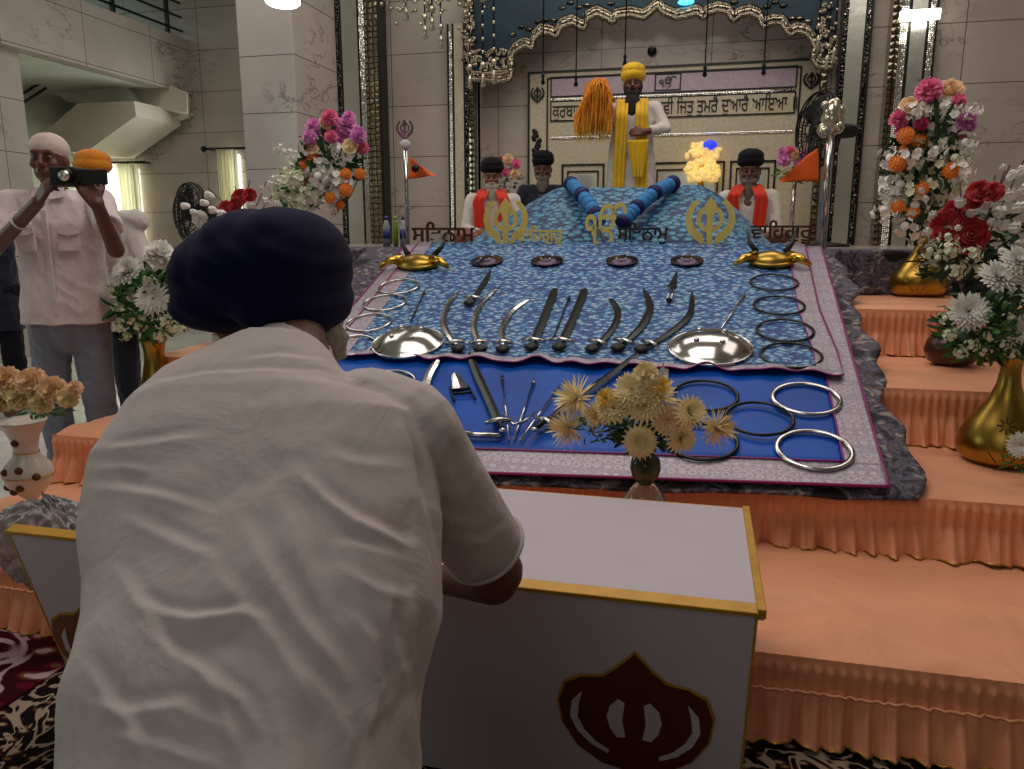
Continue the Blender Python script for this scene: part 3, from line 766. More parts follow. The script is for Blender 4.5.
# ------------------------------------------------------------------ sloping display
SL = math.atan(.302); SO = Vector((0, 2.75, .488))
su = Vector((1, 0, 0)); sv = Vector((0, math.cos(SL), math.sin(SL))); sn = Vector((0, -math.sin(SL), math.cos(SL)))
def SP(u, v, h=0): return SO+su*u+sv*v+sn*h
def uv(px, py, h=0):
    d = fw*FPX+rt*(px-512)-upv*(py-384.5); c = Vector((0, 0, CH)); o = SO+sn*h
    p = c+d*((o-c).dot(sn)/d.dot(sn)); q = p-o; return (q.x, q.dot(sv))
MS = Matrix(((1, 0, 0, SO.x), (0, sv.y, sn.y, SO.y), (0, sv.z, sn.z, SO.z), (0, 0, 0, 1)))
def SM(u, v, h=0, rot=0): return MS @ Matrix.Translation((u, v, h)) @ Matrix.Rotation(rot, 4, 'Z')
VT = uv(820, 247)[1]
XLc = -2.02; XRc = .70
def rx(v): return .655+.075*v/VT
def lx(v): return -1.85-.22*v/VT
def skew(u, v): return .068*(u-.66)*max(0, 1-v/.9)
def sheet(f0, f1, v0, v1, h, nu=120, nv=50, wave=.003, seed=0, thick=.004):
    def f(a, b):
        v = v0+(v1-v0)*b; u = f0(v)+(f1(v)-f0(v))*a; v = v+skew(u, v)
        return SP(u, v, h+wave*noise.noise(Vector((u*3+seed, v*3, 0)))+wave*.5*noise.noise(Vector((u*9, v*9, seed))))
    return G().grid(nu, nv, f)
# thick board that carries the cloths
disp = thing('sloping_display_platform', 'sloping wooden display platform carrying the blue cloths and weapons', 'platform', (-.65, 2.8, .44))
obj('sloping_board', G().box((-.62, VT/2, -.055), (2.56, VT-.04, .03), MS), M['beam'], disp, smooth=False)
tag(obj('floral_under_cloth', sheet(lambda v: lx(v)-.30, lambda v: rx(v)+.11+.02*math.sin(v*7)+.02*math.sin(v*17), -.035, VT, -.018, wave=.012, nu=160), M['floral'], solid=.012), 'dark grey floral cloth showing around the edge of the blue display', 'cloth')
lay = thing('blue_display_cloth', 'royal blue satin display cloth with wide silver border and magenta piping', 'cloth', SP(-.6, 0, 0))
v_in = uv(700, 462)[1]
obj('satin_field', sheet(lambda v: lx(v)+.13, lambda v: rx(v)-.125, .125, VT, .004, wave=.004), M['blue_satin'], lay, solid=.003)
obj('side_border', sheet(lambda v: rx(v)-.13, rx, -.01, VT, .007, 14, 90, wave=.004), M['border'], lay, solid=.003)
obj('side_border', sheet(lx, lambda v: lx(v)+.13, -.01, VT, .007, 14, 90, wave=.004), M['border'], lay, solid=.003)
obj('front_border', sheet(lx, rx, -.012, .13, .009, 160, 10, wave=.003), M['border'], lay, solid=.003)
def pipe(pts, r=.004): return G().tube(pts, r, 6)
def vl(fn, v0, v1, h, n=60): return [SP(fn(v0+(v1-v0)*i/n), v0+(v1-v0)*i/n+skew(fn(v0+(v1-v0)*i/n), v0+(v1-v0)*i/n), h) for i in range(n+1)]
def ul(v, u0, u1, h, n=60): return [SP(u0+(u1-u0)*i/n, v+skew(u0+(u1-u0)*i/n, v), h) for i in range(n+1)]
obj('piping', pipe(vl(rx, -.012, VT, .01)), M['magenta'], lay); obj('piping', pipe(vl(lx, -.012, VT, .01)), M['magenta'], lay)
obj('piping', pipe(ul(-.013, lx(0), rx(0), .01), .006), M['magenta'], lay); obj('piping', pipe(ul(.131, lx(0)+.13, rx(0)-.13, .012)), M['magenta'], lay)
obj('piping', pipe(vl(lambda v: rx(v)-.131, .13, VT, .012)), M['magenta'], lay)
# upper printed cloth with wavy lilac hem
v_c = uv(857, 380)[1]
def wv(u): return .016*math.sin(u*17+1)+.010*math.sin(u*31)+.006*math.sin(u*7)
def wh(u): return .012*(1+math.sin(u*24+.7))*.5+.006*(1+math.sin(u*41))
def rxu(v): return rx(v)-.10 + (.035 if v < v_c+.25 else .035*max(0, 1-(v-v_c-.25)/.5))
def lxu(v): return lx(v)+.10
def sheet2(fa, fb, va, vb, nu, nv, h=.018):
    def f(a, b):
        uu = lxu(1)+(rxu(1)-lxu(1))*a; v = va+(vb-va)*b
        u = fa(v)+(fb(v)-fa(v))*a; k = max(0, 1-(v-v_c)/.22)
        return SP(u, v+wv(u)*k, h+wh(u)*k+.003*noise.noise(Vector((u*4, v*4, 3))))
    return G().grid(nu, nv, f)
up = thing('printed_overlay_cloth', 'blue cloth printed with pale leaves, lilac bordered, on the upper display', 'cloth', SP(-.6, v_c, .02))
obj('printed_field', sheet2(lambda v: lxu(v)+.10, lambda v: rxu(v)-.10, v_c+.045, VT+.02, 220, 60), M['leaf_cloth'], up, solid=.003)
obj('side_border', sheet2(lambda v: rxu(v)-.105, rxu, v_c, VT+.02, 12, 60, .021), M['border'], up, solid=.003)
obj('side_border', sheet2(lxu, lambda v: lxu(v)+.105, v_c, VT+.02, 12, 60, .021), M['border'], up, solid=.003)
obj('front_border', sheet2(lxu, rxu, v_c, v_c+.05, 260, 6, .022), M['border'], up, solid=.003)
def hemline(v, h, n=240): return [SP(lxu(v)+(rxu(v)-lxu(v))*i/n, v+wv(lxu(v)+(rxu(v)-lxu(v))*i/n), h+wh(lxu(v)+(rxu(v)-lxu(v))*i/n)) for i in range(n+1)]
obj('piping', pipe(hemline(v_c-.002, .022), .004), M['magenta'], up)
obj('piping', pipe(vl(rxu, v_c, VT, .024)), M['magenta'], up); obj('piping', pipe(vl(lambda v: rxu(v)-.105, v_c+.05, VT, .026), .003), M['magenta'], up)
obj('piping', pipe(vl(lxu, v_c, VT, .024)), M['magenta'], up)
HT = .024
# ------------------------------------------------------------------ covered palanquin mound
def mh(x):
    xs = [-1.86, -1.72, -1.5, -1.30, -1.08, -.75, -.35, -.05, .12, .30, .44, .52]; zs = [0, .10, .24, .36, .46, .455, .45, .465, .39, .22, .08, 0]
    return float(np.interp(x, xs, zs))
def mound(u, v):
    x = -1.86+2.38*u; h = sum(mh(x+d) for d in (-.06, -.03, 0, .03, .06))/5
    y = 5.42+1.5*v
    g_ = min(1, (v/.40))**.75 if v < .8 else (1-v)/.2
    z = 1.225+h*g_+.012*noise.noise(Vector((x*4, y*4, 1)))*g_
    return (x, y, z)
t = thing('covered_palanquin', 'low mound draped in deep blue floral cloth at the top of the display', 'palanquin', (-.66, 6.1, 1.22))
obj('floral_cover', G().grid(160, 60, mound), M['leaf_cloth_dark'], t)
obj('cover_piping', G().tube([Vector(mound(i/120, 0))+Vector((0, -.02+.012*math.sin(i*.5), .012+.006*math.sin(i*.5))) for i in range(121)], .009, 6), M['border'], t)
M['garland_light'] = plain('light_blue_garland_petals', (42, 124, 190), .7, scale=60, bump=.8); M['garland_dark'] = plain('navy_garland_petals', (14, 18, 84), .7, scale=60, bump=.8)
def garland(label, pts, n):
    q = [P(x, y, Y=Y) for x, y, Y in pts]; c = []
    for i in range(n+1):
        f = i/n*(len(q)-1); k = min(int(f), len(q)-2); c.append(q[k].lerp(q[k+1], f-k))
    t = thing('flower_garland', label, 'garland', c[0], 'blue garlands on the mound')
    for i in range(n):
        a, b = c[i], c[i+1]; dark = i % 4 == 0; r = .056 if dark else .05
        g = G(); pts2 = [a.lerp(b, k/6) for k in range(7)]
        g.tube(pts2, [r*(.88+.12*math.sin(PI*k/6))*(1+.06*((k+i) % 2)) for k in range(7)], 12)
        obj('garland_segment', g, M['garland_dark' if dark else 'garland_light'], t)
garland('blue and navy flower garland at the left of the mound', [(570, 183, 5.95), (578, 190, 5.72), (590, 205, 5.52), (600, 222, 5.40)], 10)
garland('blue and navy flower garland slanting down from the right of the mound', [(675, 182, 5.95), (655, 192, 5.74), (636, 208, 5.54), (621, 224, 5.42)], 13)

# ------------------------------------------------------------------ standing gold signs
YS = 5.27
def sign(label, s_, x0, x1, ybase, mat, off=.01, h=None, cat='sign', ext=.012):
    a, b = P(x0, ybase, Y=YS), P(x1, ybase, Y=YS)
    o = put_text('letter_sign', s_, a.x, b.x, YS, a.z, M[mat], None, ext=ext, off=off, height=h)
    return tag(o, label, cat, 'standing letter signs')
sign('brown cutout Gurmukhi word sign left of the mound, beside the flag pole', 'ਸਿਤਨਾਮੁ', 412, 475, 246, 'brown_acrylic', .02, .17)
sign('gold cutout Gurmukhi word sign between the left emblem and the central gold sign', 'ਵਾਿਹਗੁਰੂ', 517, 563, 246, 'mirror_gold', .03, .14)
sign('dark cutout Gurmukhi word sign right of the central gold sign', 'ਸਿਤਨਾਮੁ', 617, 668, 244, 'black_line', .02, .14)
sign('brown cutout Gurmukhi word sign at the right end of the mound', 'ਵਾਿਹਗੁਰੂ', 750, 812, 244, 'brown_acrylic', .02, .15)
sign('large gold Ik Onkar cutout sign in the centre of the mound', 'ੴ', 585, 626, 246, 'mirror_gold', .016, .29, ext=.015)
for (px, lb) in ((506, 'gold khanda emblem cutout standing at the left end of the mound'), (710, 'gold khanda emblem cutout standing on the right part of the mound')):
    p = P(px, 223, Y=YS+.02); t = thing('khanda_emblem', lb, 'emblem', (p.x, p.y, p.z-.16), 'gold khanda emblems')
    obj('emblem', khanda(G(), stand_matrix(p, .335), .05), M['mirror_gold'], t, smooth=False)
    obj('foot', G().box((p.x, p.y, p.z-.165), (.09, .06, .02)), M['mirror_gold'], t, smooth=False)

# ------------------------------------------------------------------ weapons and rings on the cloth
def ribbon(g, pts, w0, h0, h1, prof=None):
    """flat blade along uv points in the cloth plane"""
    pts = [Vector((a, b)) for a, b in pts]; q = []
    n = len(pts)                                            # catmull-rom resample
    for i in range(n-1):
        p0, p1, p2, p3 = pts[max(i-1, 0)], pts[i], pts[i+1], pts[min(i+2, n-1)]
        for k in range(6):
            t_ = k/6; q.append(.5*((2*p1)+(p2-p0)*t_+(2*p0-5*p1+4*p2-p3)*t_**2+(3*p1-p0-3*p2+p3)*t_**3))
    q.append(pts[-1]); L = []; Rr = []
    for i, p in enumerate(q):
        d = (q[min(i+1, len(q)-1)]-q[max(i-1, 0)]).normalized(); nrm = Vector((-d.y, d.x)); f = i/(len(q)-1)
        ww = w0*(prof(f) if prof else (1 if f < .75 else max(.02, 1-(f-.75)/.25)))/2
        L.append(p+nrm*ww); Rr.append(p-nrm*ww)
    N_ = len(q); vs = []
    for i in range(N_):
        m_ = (L[i]+Rr[i])/2
        vs += [SP(L[i].x, L[i].y, h0), SP(m_.x, m_.y, h1), SP(Rr[i].x, Rr[i].y, h0), SP(m_.x, m_.y, h0-.001)]
    fs = [(3, 2, 1, 0), tuple((N_-1)*4+k for k in range(4))]
    for i in range(N_-1):
        for k in range(4): fs.append((i*4+k, i*4+(k+1) % 4, (i+1)*4+(k+1) % 4, (i+1)*4+k))
    return g.add(vs, fs)
def pw(px, py, dp): # px width to metres at that spot
    u, v = uv(px, py); return dp*((SP(u, v)-Vector((0, 0, CH))).dot(fw))/FPX
GS = 'swords laid in a row across the display'
def sword(label, pts, wpx, mat='steel', h=HT, disc=True, group=GS, prof=None, grip=True, guard=True, name='sword', lift=.006):
    q = [uv(x, y, h) for x, y in pts]; W_ = pw(*pts[0], wpx)
    t = thing(name, label, 'sword', SP(q[0][0], q[0][1], h), group)
    obj('blade', ribbon(G(), q, W_, h+lift, h+lift+.006, prof), M[mat], t, smooth=False)
    d = (Vector(q[0])-Vector(q[1])).normalized(); nn = Vector((-d.y, d.x)); b = Vector(q[0])
    if guard:
        obj('guard', G().tube([SP(*(b+nn*(W_*.9+.022)+d*.008), h+.012), SP(*(b), h+.02), SP(*(b-nn*(W_*.9+.022)-d*.008), h+.012)], [.009, .013, .009], 8), M['steel'], t)
    if grip:
        e = b+d*.075; obj('grip', G().tube([SP(*b, h+.013), SP(*(b+d*.03), h+.016), SP(*e, h+.013)], [.009, .013, .009], 8), M['steel' if mat == 'steel' else 'dark_steel'], t)
        obj('pommel', G().lathe([(.001, 0), (.032, .004), (.037, .012), (.024, .022), (.008, .032), (.001, .034)] if disc else [(.001, 0), (.014, .006), (.016, .014), (.001, .02)], (0, 0, 0), 14, SM(e.x, e.y, h+.004)), M['black' if disc else 'steel'], t)
    return t
for lb, pts, w_, mt in [
    ('silver sword, leftmost of the row, blade bowing left', [(455, 345), (444, 325), (448, 305), (461, 290)], 6, 'steel'),
    ('silver curved sword with two-tone blade leaning right, second in the row', [(479, 345), (474, 325), (482, 304), (501, 286)], 6, 'steel'),
    ('short silver curved sword, third in the row', [(503, 345), (503, 328), (513, 311), (531, 299)], 6, 'steel'),
    ('broad straight dark sword, left of the two broad ones', [(534, 343), (545, 316), (555, 290)], 9, 'dark_steel'),
    ('broad straight dark sword, right of the two broad ones', [(562, 343), (574, 317), (585, 290)], 9, 'dark_steel'),
    ('dark short curved sword bowing right, nearest the broad swords', [(598, 345), (612, 330), (618, 313), (611, 300)], 7, 'dark_steel'),
    ('dark curved sword with hooked tip, middle of the right group', [(624, 344), (642, 326), (650, 307), (643, 288)], 8, 'dark_steel'),
    ('long dark curved sword pointing up, rightmost of the row', [(650, 346), (672, 332), (690, 314), (692, 291)], 7, 'dark_steel')]:
    sword(lb, pts, w_, mt, prof=(lambda f: 1 if f < .93 else .8) if 'broad' in lb else (lambda f: .75+.35*math.sin(PI*min(f, .85)/.85) if f < .8 else max(.03, (1-f)/.2)))
for lb, pts, w_, mt in [
    ('curved silver sabre lying on the plain blue cloth nearest the kneeling man', [(443, 421), (427, 400), (428, 378), (441, 356)], 9, 'steel'),
    ('long straight dark sword slanting down across the hem with silver hilt', [(499, 424), (488, 398), (477, 374), (469, 352)], 9, 'dark_steel'),
    ('long dark sword crossing from the lower centre up to the right under the flowers', [(545, 424), (578, 398), (612, 374), (650, 346)], 8, 'dark_steel')]:
    sword(lb, pts, w_, mt, h=HT, disc=False, group='swords on the lower cloth', prof=lambda f: 1 if f < .85 else max(.03, (1-f)/.15))
sword('short silver knife with dark tip beside the cream flowers', [(655, 398), (663, 380), (664, 364)], 10, 'steel', disc=False, group='swords on the lower cloth')
sword('short dark dagger at the upper left of the printed cloth', [(473, 300), (482, 287), (491, 271)], 6, 'dark_steel', disc=True, group='daggers on the printed cloth', name='dagger')
# spearhead with two grips
q = [uv(669, 302, HT), uv(672, 288, HT), uv(677, 272, HT)]
t = thing('spearhead', 'dark broad spearhead with split silver grip, upper right of the printed cloth', 'spear', SP(*q[0], HT), None)
obj('blade', ribbon(G(), q[1:], pw(672, 288, 10), HT+.006, HT+.012, lambda f: max(.03, 1-f)), M['dark_steel'], t, smooth=False)
for d in (-.012, .012): obj('grip', G().tube([SP(q[0][0]+d, q[0][1], HT+.01), SP(q[1][0]+d*.6, q[1][1], HT+.01)], .005, 6), M['steel'], t)
obj('pommel', G().ell(SP(*q[0], HT+.012), .016), M['black'], t)
# scabbard, katar, arrows
q = [uv(452, 436), uv(475, 440), uv(501, 441)]
tag(obj('scabbard', G().tube([SP(*a, .024) for a in q], [.011, .012, .012], 8), M['steel']), 'grey metal scabbard lying level at the lower left of the blue cloth', 'scabbard')
t = thing('punch_dagger', 'dark punch dagger with cross bars on plain blue cloth', 'dagger', SP(*uv(462, 392), .01))
q = [uv(461, 392), uv(458, 384), uv(455, 377)]
obj('blade', ribbon(G(), q, pw(460, 390, 17), .016, .024, lambda f: 1-.6*f), M['steel'], t, smooth=False)
for a, b in (((450, 391), (455, 405)), ((468, 389), (476, 403))): obj('side_bar', G().tube([SP(*uv(*a), .018), SP(*uv(*b), .018)], .005, 6), M['dark_steel'], t)
for a, b in (((452, 394), (471, 392)), ((453, 398), (473, 396))): obj('cross_bar', G().tube([SP(*uv(*a), .02), SP(*uv(*b), .02)], .006, 6), M['dark_steel'], t)
def arrow(label, a, b, h=.014, mat='steel', wpx=5, group='arrows on the display'):
    ua, ub = Vector(uv(*a, h)), Vector(uv(*b, h)); d = (ub-ua).normalized(); t = thing('arrow', label, 'arrow', SP(*ua, h), group)
    e = ub-d*.06
    obj('shaft', G().tube([SP(*ua, h+.006), SP(*e, h+.006)], .0045, 6), M[mat], t)
    obj('arrowhead', ribbon(G(), [tuple(e-d*.005), tuple(e+d*.03), tuple(ub)], pw(*b, wpx), h+.004, h+.012, lambda f: max(.03, 1-f)), M[mat], t, smooth=False)
arrow('silver arrow pointing straight up, left of the three lower arrows', (509, 441), (502, 374))
arrow('silver arrow leaning right with barbed head, middle lower arrow', (514, 441), (535, 378))
arrow('silver arrow slanting far right into the cream flowers', (520, 442), (560, 386))
arrow('thin arrow between the two broad dark swords', (553, 340), (570, 296), HT, 'dark_steel', 5)
arrow('thin dark arrow above the left domed shield', (411, 322), (425, 291), HT+.0, 'dark_steel', 4)
arrow('thin silver arrow with dark head above the right domed shield', (721, 330), (746, 293), HT, 'steel', 5)
tag(obj('curved_clasp', G().tube([SP(*uv(x, y), .03) for x, y in ((504, 421), (514, 431), (524, 428), (536, 418))], .006, 8), M['steel']), 'small curved silver clasp crossing the feet of the lower arrows', 'clasp')
def shield(label, px, py, wpx, mat, hgt=.05, h=HT, group=None, name='domed_shield', bosses=True):
    u, v = uv(px, py, h); r = pw(px, py, wpx)/2; t = thing(name, label, 'shield', SP(u, v, h), group)
    obj('dome', G().lathe([(.0005, .002), (r, .002), (r*1.0, .008), (r*.93, .014), (r*.86, hgt*.35), (r*.62, hgt*.78), (r*.34, hgt*.97), (.0005, hgt)], (0, 0, 0), 36, SM(u, v, h)), M[mat], t)
    obj('rim', G().tube([SP(u+r*.98*math.cos(a*PI/18), v+r*.98*math.sin(a*PI/18), h+.010) for a in range(36)], .006, 6, closed=True), M[mat], t)
    if bosses:
        for a in range(4): obj('boss', G().ell(SP(u+r*.42*math.cos(a*PI/2+.7), v+r*.42*math.sin(a*PI/2+.7), h+hgt*.92), (r*.07, r*.07, r*.06)), M['steel'], t)
shield('large polished silver domed shield at the left, beneath the arrow', 408, 344, 72, 'steel', .07, group='large silver shields'); shield('large polished silver domed shield at the right of the sword row', 710, 349, 82, 'steel', .075, group='large silver shields')
M['mirror_dark'] = plain('dark_mirror_finish', (62, 48, 66), .25, 1, scale=12, bump=.4)
for px, lb in ((487, 'leftmost of the four'), (547, 'second of the four from the left'), (622, 'third of the four from the left'), (687, 'rightmost of the four')):
    shield('small dark mirror-finished dome in the back row, '+lb, px, 262, 31, 'mirror_dark', .035, group='small dark domes in the back row')
GR_ = 'steel rings laid on the display'
def ring(label, px, py, wpx, mat='dark_steel', h=.012, wid=.11, hpx=None, name='steel_ring'):
    u, v = uv(px, py, h); r = pw(px, py, wpx)/2; n = 40; g = G(); ri = r*(1-wid)
    prof = [(ri, .002), (ri, .007), (r*(1-wid*.5), .011), (r, .006), (r, .002)]; vs = []; fs = []
    for k in range(n):
        a = 2*PI*k/n
        for (q, z) in prof: vs.append(MS @ Vector((u+q*math.cos(a), v+q*math.sin(a), h+z)))
    for k in range(n):
        j = (k+1) % n
        for m_ in range(5): fs.append((k*5+m_, j*5+m_, j*5+(m_+1) % 5, k*5+(m_+1) % 5))
    return tag(obj(name, g.add(vs, fs), M[mat]), label, 'ring', GR_)
for (x, y, w_, lb) in ((774, 283, 47, 'topmost'), (779, 306, 50, 'second from the top'), (785, 331, 56, 'third from the top'), (791, 356, 60, 'lowest')):
    ring('dark steel ring on the printed cloth, %s of the right column' % lb, x, y, w_, 'dark_steel', HT, .10)
for (x, y, w_, lb) in ((399, 287, 42, 'topmost'), (385, 303, 44, 'second from the top'), (369, 323, 46, 'third from the top'), (352, 346, 48, 'lowest')):
    ring('silver ring on the printed cloth, %s of the left column' % lb, x, y, w_, 'steel', HT, .10)
ring('dark ring on plain blue cloth, behind the cream flowers', 705, 396, 66, 'dark_steel'); ring('dark ring in the middle of the five on plain blue cloth', 759, 419, 68, 'dark_steel', .02)
ring('bright silver ring, upper right of those on plain blue cloth', 806, 399, 68, 'steel', wid=.14); ring('bright silver ring, lowest at the right corner of plain blue cloth', 814, 450, 76, 'steel', wid=.15)
ring('dark ring half hidden under the cream flowers on plain blue cloth', 702, 442, 72, 'dark_steel', .014); ring('silver ring on plain blue cloth beside the shoulder of the kneeling man', 386, 385, 62, 'steel')
def gold_orn(label, px, py, s_=1):
    u, v = uv(px, py, HT); t = thing('gold_shield_ornament', label, 'ornament', SP(u, v, HT), 'gold ornaments at the upper corners')
    k = pw(px, py, 70)/2; MM = SM(u, v, HT)
    obj('body', G().lathe([(.0005, 0), (k*.52, .0), (k*.50, .035), (k*.36, .06), (k*.16, .074), (.0005, .078)], (0, 0, 0), 24, MM, sx=1.15, sy=.8), M['brass'], t)
    for sg in (-1, 1):
        obj('arm', G().tube([MM @ Vector((sg*k*.45, 0, .05)), MM @ Vector((sg*k*.75, -.05, .05)), MM @ Vector((sg*k*1.02, -.08, .02))], [.035, .026, .012], 8), M['gold'], t)
        obj('horn', G().tube([MM @ Vector((sg*k*.4, .08, .05)), MM @ Vector((sg*k*.58, .13, .09)), MM @ Vector((sg*k*.68, .2, .16))], [.02, .013, .003], 8), M['black'], t)
    obj('band', G().tube([MM @ Vector((k*.58*math.cos(a*PI/12), k*.42*math.sin(a*PI/12), .02)) for a in range(24)], .012, 6, closed=True), M['brass'], t)
gold_orn('gold domed ornament with side arms at the upper left of the display', 418, 266); gold_orn('gold domed ornament with dark horns at the upper right of the display', 771, 264)

# ------------------------------------------------------------------ white boards in front
A0, A1 = P(7, 531, z=.612), P(756, 612, z=.612)
yt = (A0.y+A1.y)/2; xL0, xR0 = A0.x, A1.x
lean = math.atan2(.17, .60); H_ = .624
MB_ = Matrix.Translation((0, yt, .612)) @ Matrix.Rotation(lean-PI/2+PI, 4, 'X')   # local x right, y down the board
MB_ = Matrix.Translation((0, yt+.17*1.0, .006)) @ Matrix.Rotation(PI/2-0, 4, 'X') @ Matrix.Rotation(lean, 4, 'X')
bd = thing('white_board', 'wide white board with gold edging and brown emblems, leaning before the man', 'board', ((xL0+xR0)/2, yt, 0))
obj('panel', G().box(((xL0+xR0)/2, H_/2, -.012), (xR0-xL0, H_, .02), MB_), M['white_board'], bd, smooth=False, bevel=.002)
obj('top_edging', G().box(((xL0+xR0)/2, H_+.004, -.010), (xR0-xL0+.006, .011, .03), MB_), M['gold_edge'], bd, smooth=False, bevel=.002)
obj('side_edging', G().box((xR0+.002, H_/2, -.012), (.006, H_, .022), MB_), M['gold_edge'], bd, smooth=False); obj('side_edging', G().box((xL0-.002, H_/2, -.012), (.006, H_, .022), MB_), M['gold_edge'], bd, smooth=False)
def board_emblem(cx, cy, w_, mat, border):
    def outline(k):
        pts = []
        for (x, y) in [(0, .50), (.11, .38), (.2, .30), (.34, .28), (.45, .22), (.5, .08), (.48, -.1), (.38, -.28), (.22, -.4), (0, -.45)]: pts.append((x, y))
        full = [(-x, y) for x, y in pts[::-1][:-1]]+pts
        return [(cx+x*w_*k, cy+y*w_*1.16*k) for x, y in full][::-1]
    obj('emblem_border', G().prism([outline(1.0)], .004, MB_), M['gold_edge'], bd, smooth=False)
    holes = []
    def el(ex, ey, rx_, ry_, rot, n=14):
        return [(cx+w_*(ex+rx_*math.cos(a)*math.cos(rot)-ry_*math.sin(a)*math.sin(rot)), cy+w_*(ey+rx_*math.cos(a)*math.sin(rot)+ry_*math.sin(a)*math.cos(rot))) for a in [2*PI*i/n for i in range(n)]]
    obj('emblem', G().prism([outline(.97)], .007, MB_), M[mat], bd, smooth=False)
    g = G()
    for sg in (-1, 1):
        wn = [(.055, -.17), (.075, -.02), (.06, .14), (.10, .17), (.155, .10), (.175, .0), (.155, -.10), (.11, -.18)]
        g.prism([[(cx+w_*sg*x, cy+w_*y) for x, y in (wn[::-1] if sg > 0 else wn)]], .008, MB_)
        o_ = [(.33, .20), (.40, .10), (.415, -.04), (.37, -.17), (.28, -.28), (.17, -.35)]; i_ = [(.16, -.315), (.25, -.25), (.325, -.15), (.365, -.04), (.355, .08)]
        wn = o_+i_; g.prism([[(cx+w_*sg*x, cy+w_*y) for x, y in (wn if sg > 0 else wn[::-1])]], .008, MB_)
    obj('emblem_window', g, M['white_board'], bd, smooth=False)
q = P(635, 722, Y=yt+.12); board_emblem(q.x, .29, .345, 'maroon', 1)
q = P(92, 650, Y=yt+.12); board_emblem(q.x+.08, .26, .34, 'brown_emblem', 1)
T0, T1, T2 = P(485, 488, z=.60), P(750, 509, z=.60), P(748, 610, z=.60)
tb = thing('white_box_table', 'low white box table with gold-edged top, horizontal behind the leaning board', 'table', (-.3, 1.8, .25))
y0, y1 = yt+.025, T1.y; x1_ = T1.x-.005; x0_ = -.72
obj('table_top', G().box(((x0_+x1_)/2, (y0+y1)/2, .592), (x1_-x0_, y1-y0, .018)), M['white_board'], tb, smooth=False, bevel=.002)
obj('side_edging', G().box((x1_-.006, (y0+y1)/2, .598), (.018, y1-y0+.004, .02)), M['gold_edge'], tb, smooth=False, bevel=.002)
obj('back_edging', G().box(((x0_+x1_)/2, y1+.002, .590), (x1_-x0_, .008, .02)), M['gold_edge'], tb, smooth=False)
for x in (x0_+.02, x1_-.03): obj('side_panel', G().box((x, (y1+1.98)/2+.02, .42), (.018, y1-2.0, .33)), M['white_board'], tb, smooth=False)
obj('side_panel', G().box((x1_-.03, 1.82, .30), (.018, .28, .57)), M['white_board'], tb, smooth=False)
# plastic bag and sheets
def lump(u, v):
    a = 2*PI*u; r = math.sin(PI*v); n_ = 1+.22*noise.noise(Vector((math.cos(a)*1.5, math.sin(a)*1.5, v*4)))-.28*abs(noise.noise(Vector((math.cos(a)*4, math.sin(a)*4, v*9))))-.14*abs(noise.noise(Vector((math.cos(a)*11, math.sin(a)*11, v*22))))
    return (-1.97+.22*r*math.cos(a)*n_, 1.88+.10*r*math.sin(a)*n_, .38-.15*math.cos(PI*v)*n_)
bm_ = N('crumpled_clear_plastic', .22).color((170, 164, 164)); bm_.b.inputs['Transmission Weight'].default_value = .45
tag(obj('plastic_bag', G().grid(120, 60, lump, True), bm_.mat), 'crumpled grey plastic bag behind the left end of the board', 'bag')
def sheetf(u, v):
    x = -4.6+1.7*u; y = 2.4+2.0*v; return (x, y, .012+.03*abs(noise.noise(Vector((x*2.5, y*2.5, 0))))+.012*noise.noise(Vector((x*8, y*4, 2))))
tag(obj('white_floor_sheet', G().grid(90, 90, sheetf), M['white_cloth'], solid=.003), 'rumpled white sheet on the floor left of the steps', 'sheet')

# ------------------------------------------------------------------ flowers
def petal(g, L, W_, tilt, az, base=.0, curl=.3, n=4, z0=0, cup=.0):
    """strip petal: tilt 0 = upright, 90 = flat outward"""
    c, s_ = math.cos(az), math.sin(az); vs = []
    for i in range(n+1):
        f = i/n; th = tilt+curl*f; r = base+0; 
        if i == 0: rr, zz = base, z0
        else: rr += 0; rr = pr+L/n*math.sin(th); zz = pz+L/n*math.cos(th)
        pr, pz = rr, zz
        ww = W_*(.35+.65*math.sin(PI*(.15+.75*f)))*(1 if f < 1 else .35)/2
        for sg in (-1, 0, 1):
            k = cup*ww*abs(sg)
            vs.append((rr*c-sg*ww*s_-k*math.sin(th-PI/2)*c*0, rr*s_+sg*ww*c, zz+k))
    fs = []
    for i in range(n):
        for k in (0, 1): fs.append((i*3+k, i*3+k+1, (i+1)*3+k+1, (i+1)*3+k))
    g.add(vs, fs)
def m_mum(seed=0, layers=7):
    random.seed(seed); g = G()
    for l in range(layers):
        f = l/(layers-1); n = int(11+13*f)
        for k in range(n):
            petal(g, .38+.62*f, .27, .15+1.35*f+random.uniform(-.08, .08), 2*PI*(k+.5*(l % 2))/n+random.uniform(-.08, .08), .05, .35-.5*f, 3, .05-.08*f, .4)
    return g.mesh('chrysanthemum')
def m_spider(seed=0):
    random.seed(seed); g = G()
    for l in range(6):
        f = l/5; n = int(14+12*f)
        for k in range(n): petal(g, .75+.3*random.random(), .10, .25+1.5*f+random.uniform(-.15, .15), 2*PI*random.random(), .04, .1, 4, 0)
    return g.mesh('spider_bloom')
def m_daisy(seed=0):
    random.seed(seed); g = G()
    for l in range(5):
        f = l/4; n = 20
        for k in range(n): petal(g, .5+.45*f, .19, .35+1.15*f+random.uniform(-.1, .1), 2*PI*(k+.5*(l % 2))/n, .06, .1, 3, 0)
    g.ell((0, 0, .05), (.12, .12, .1), None, 10, 6)
    return g.mesh('gerbera')
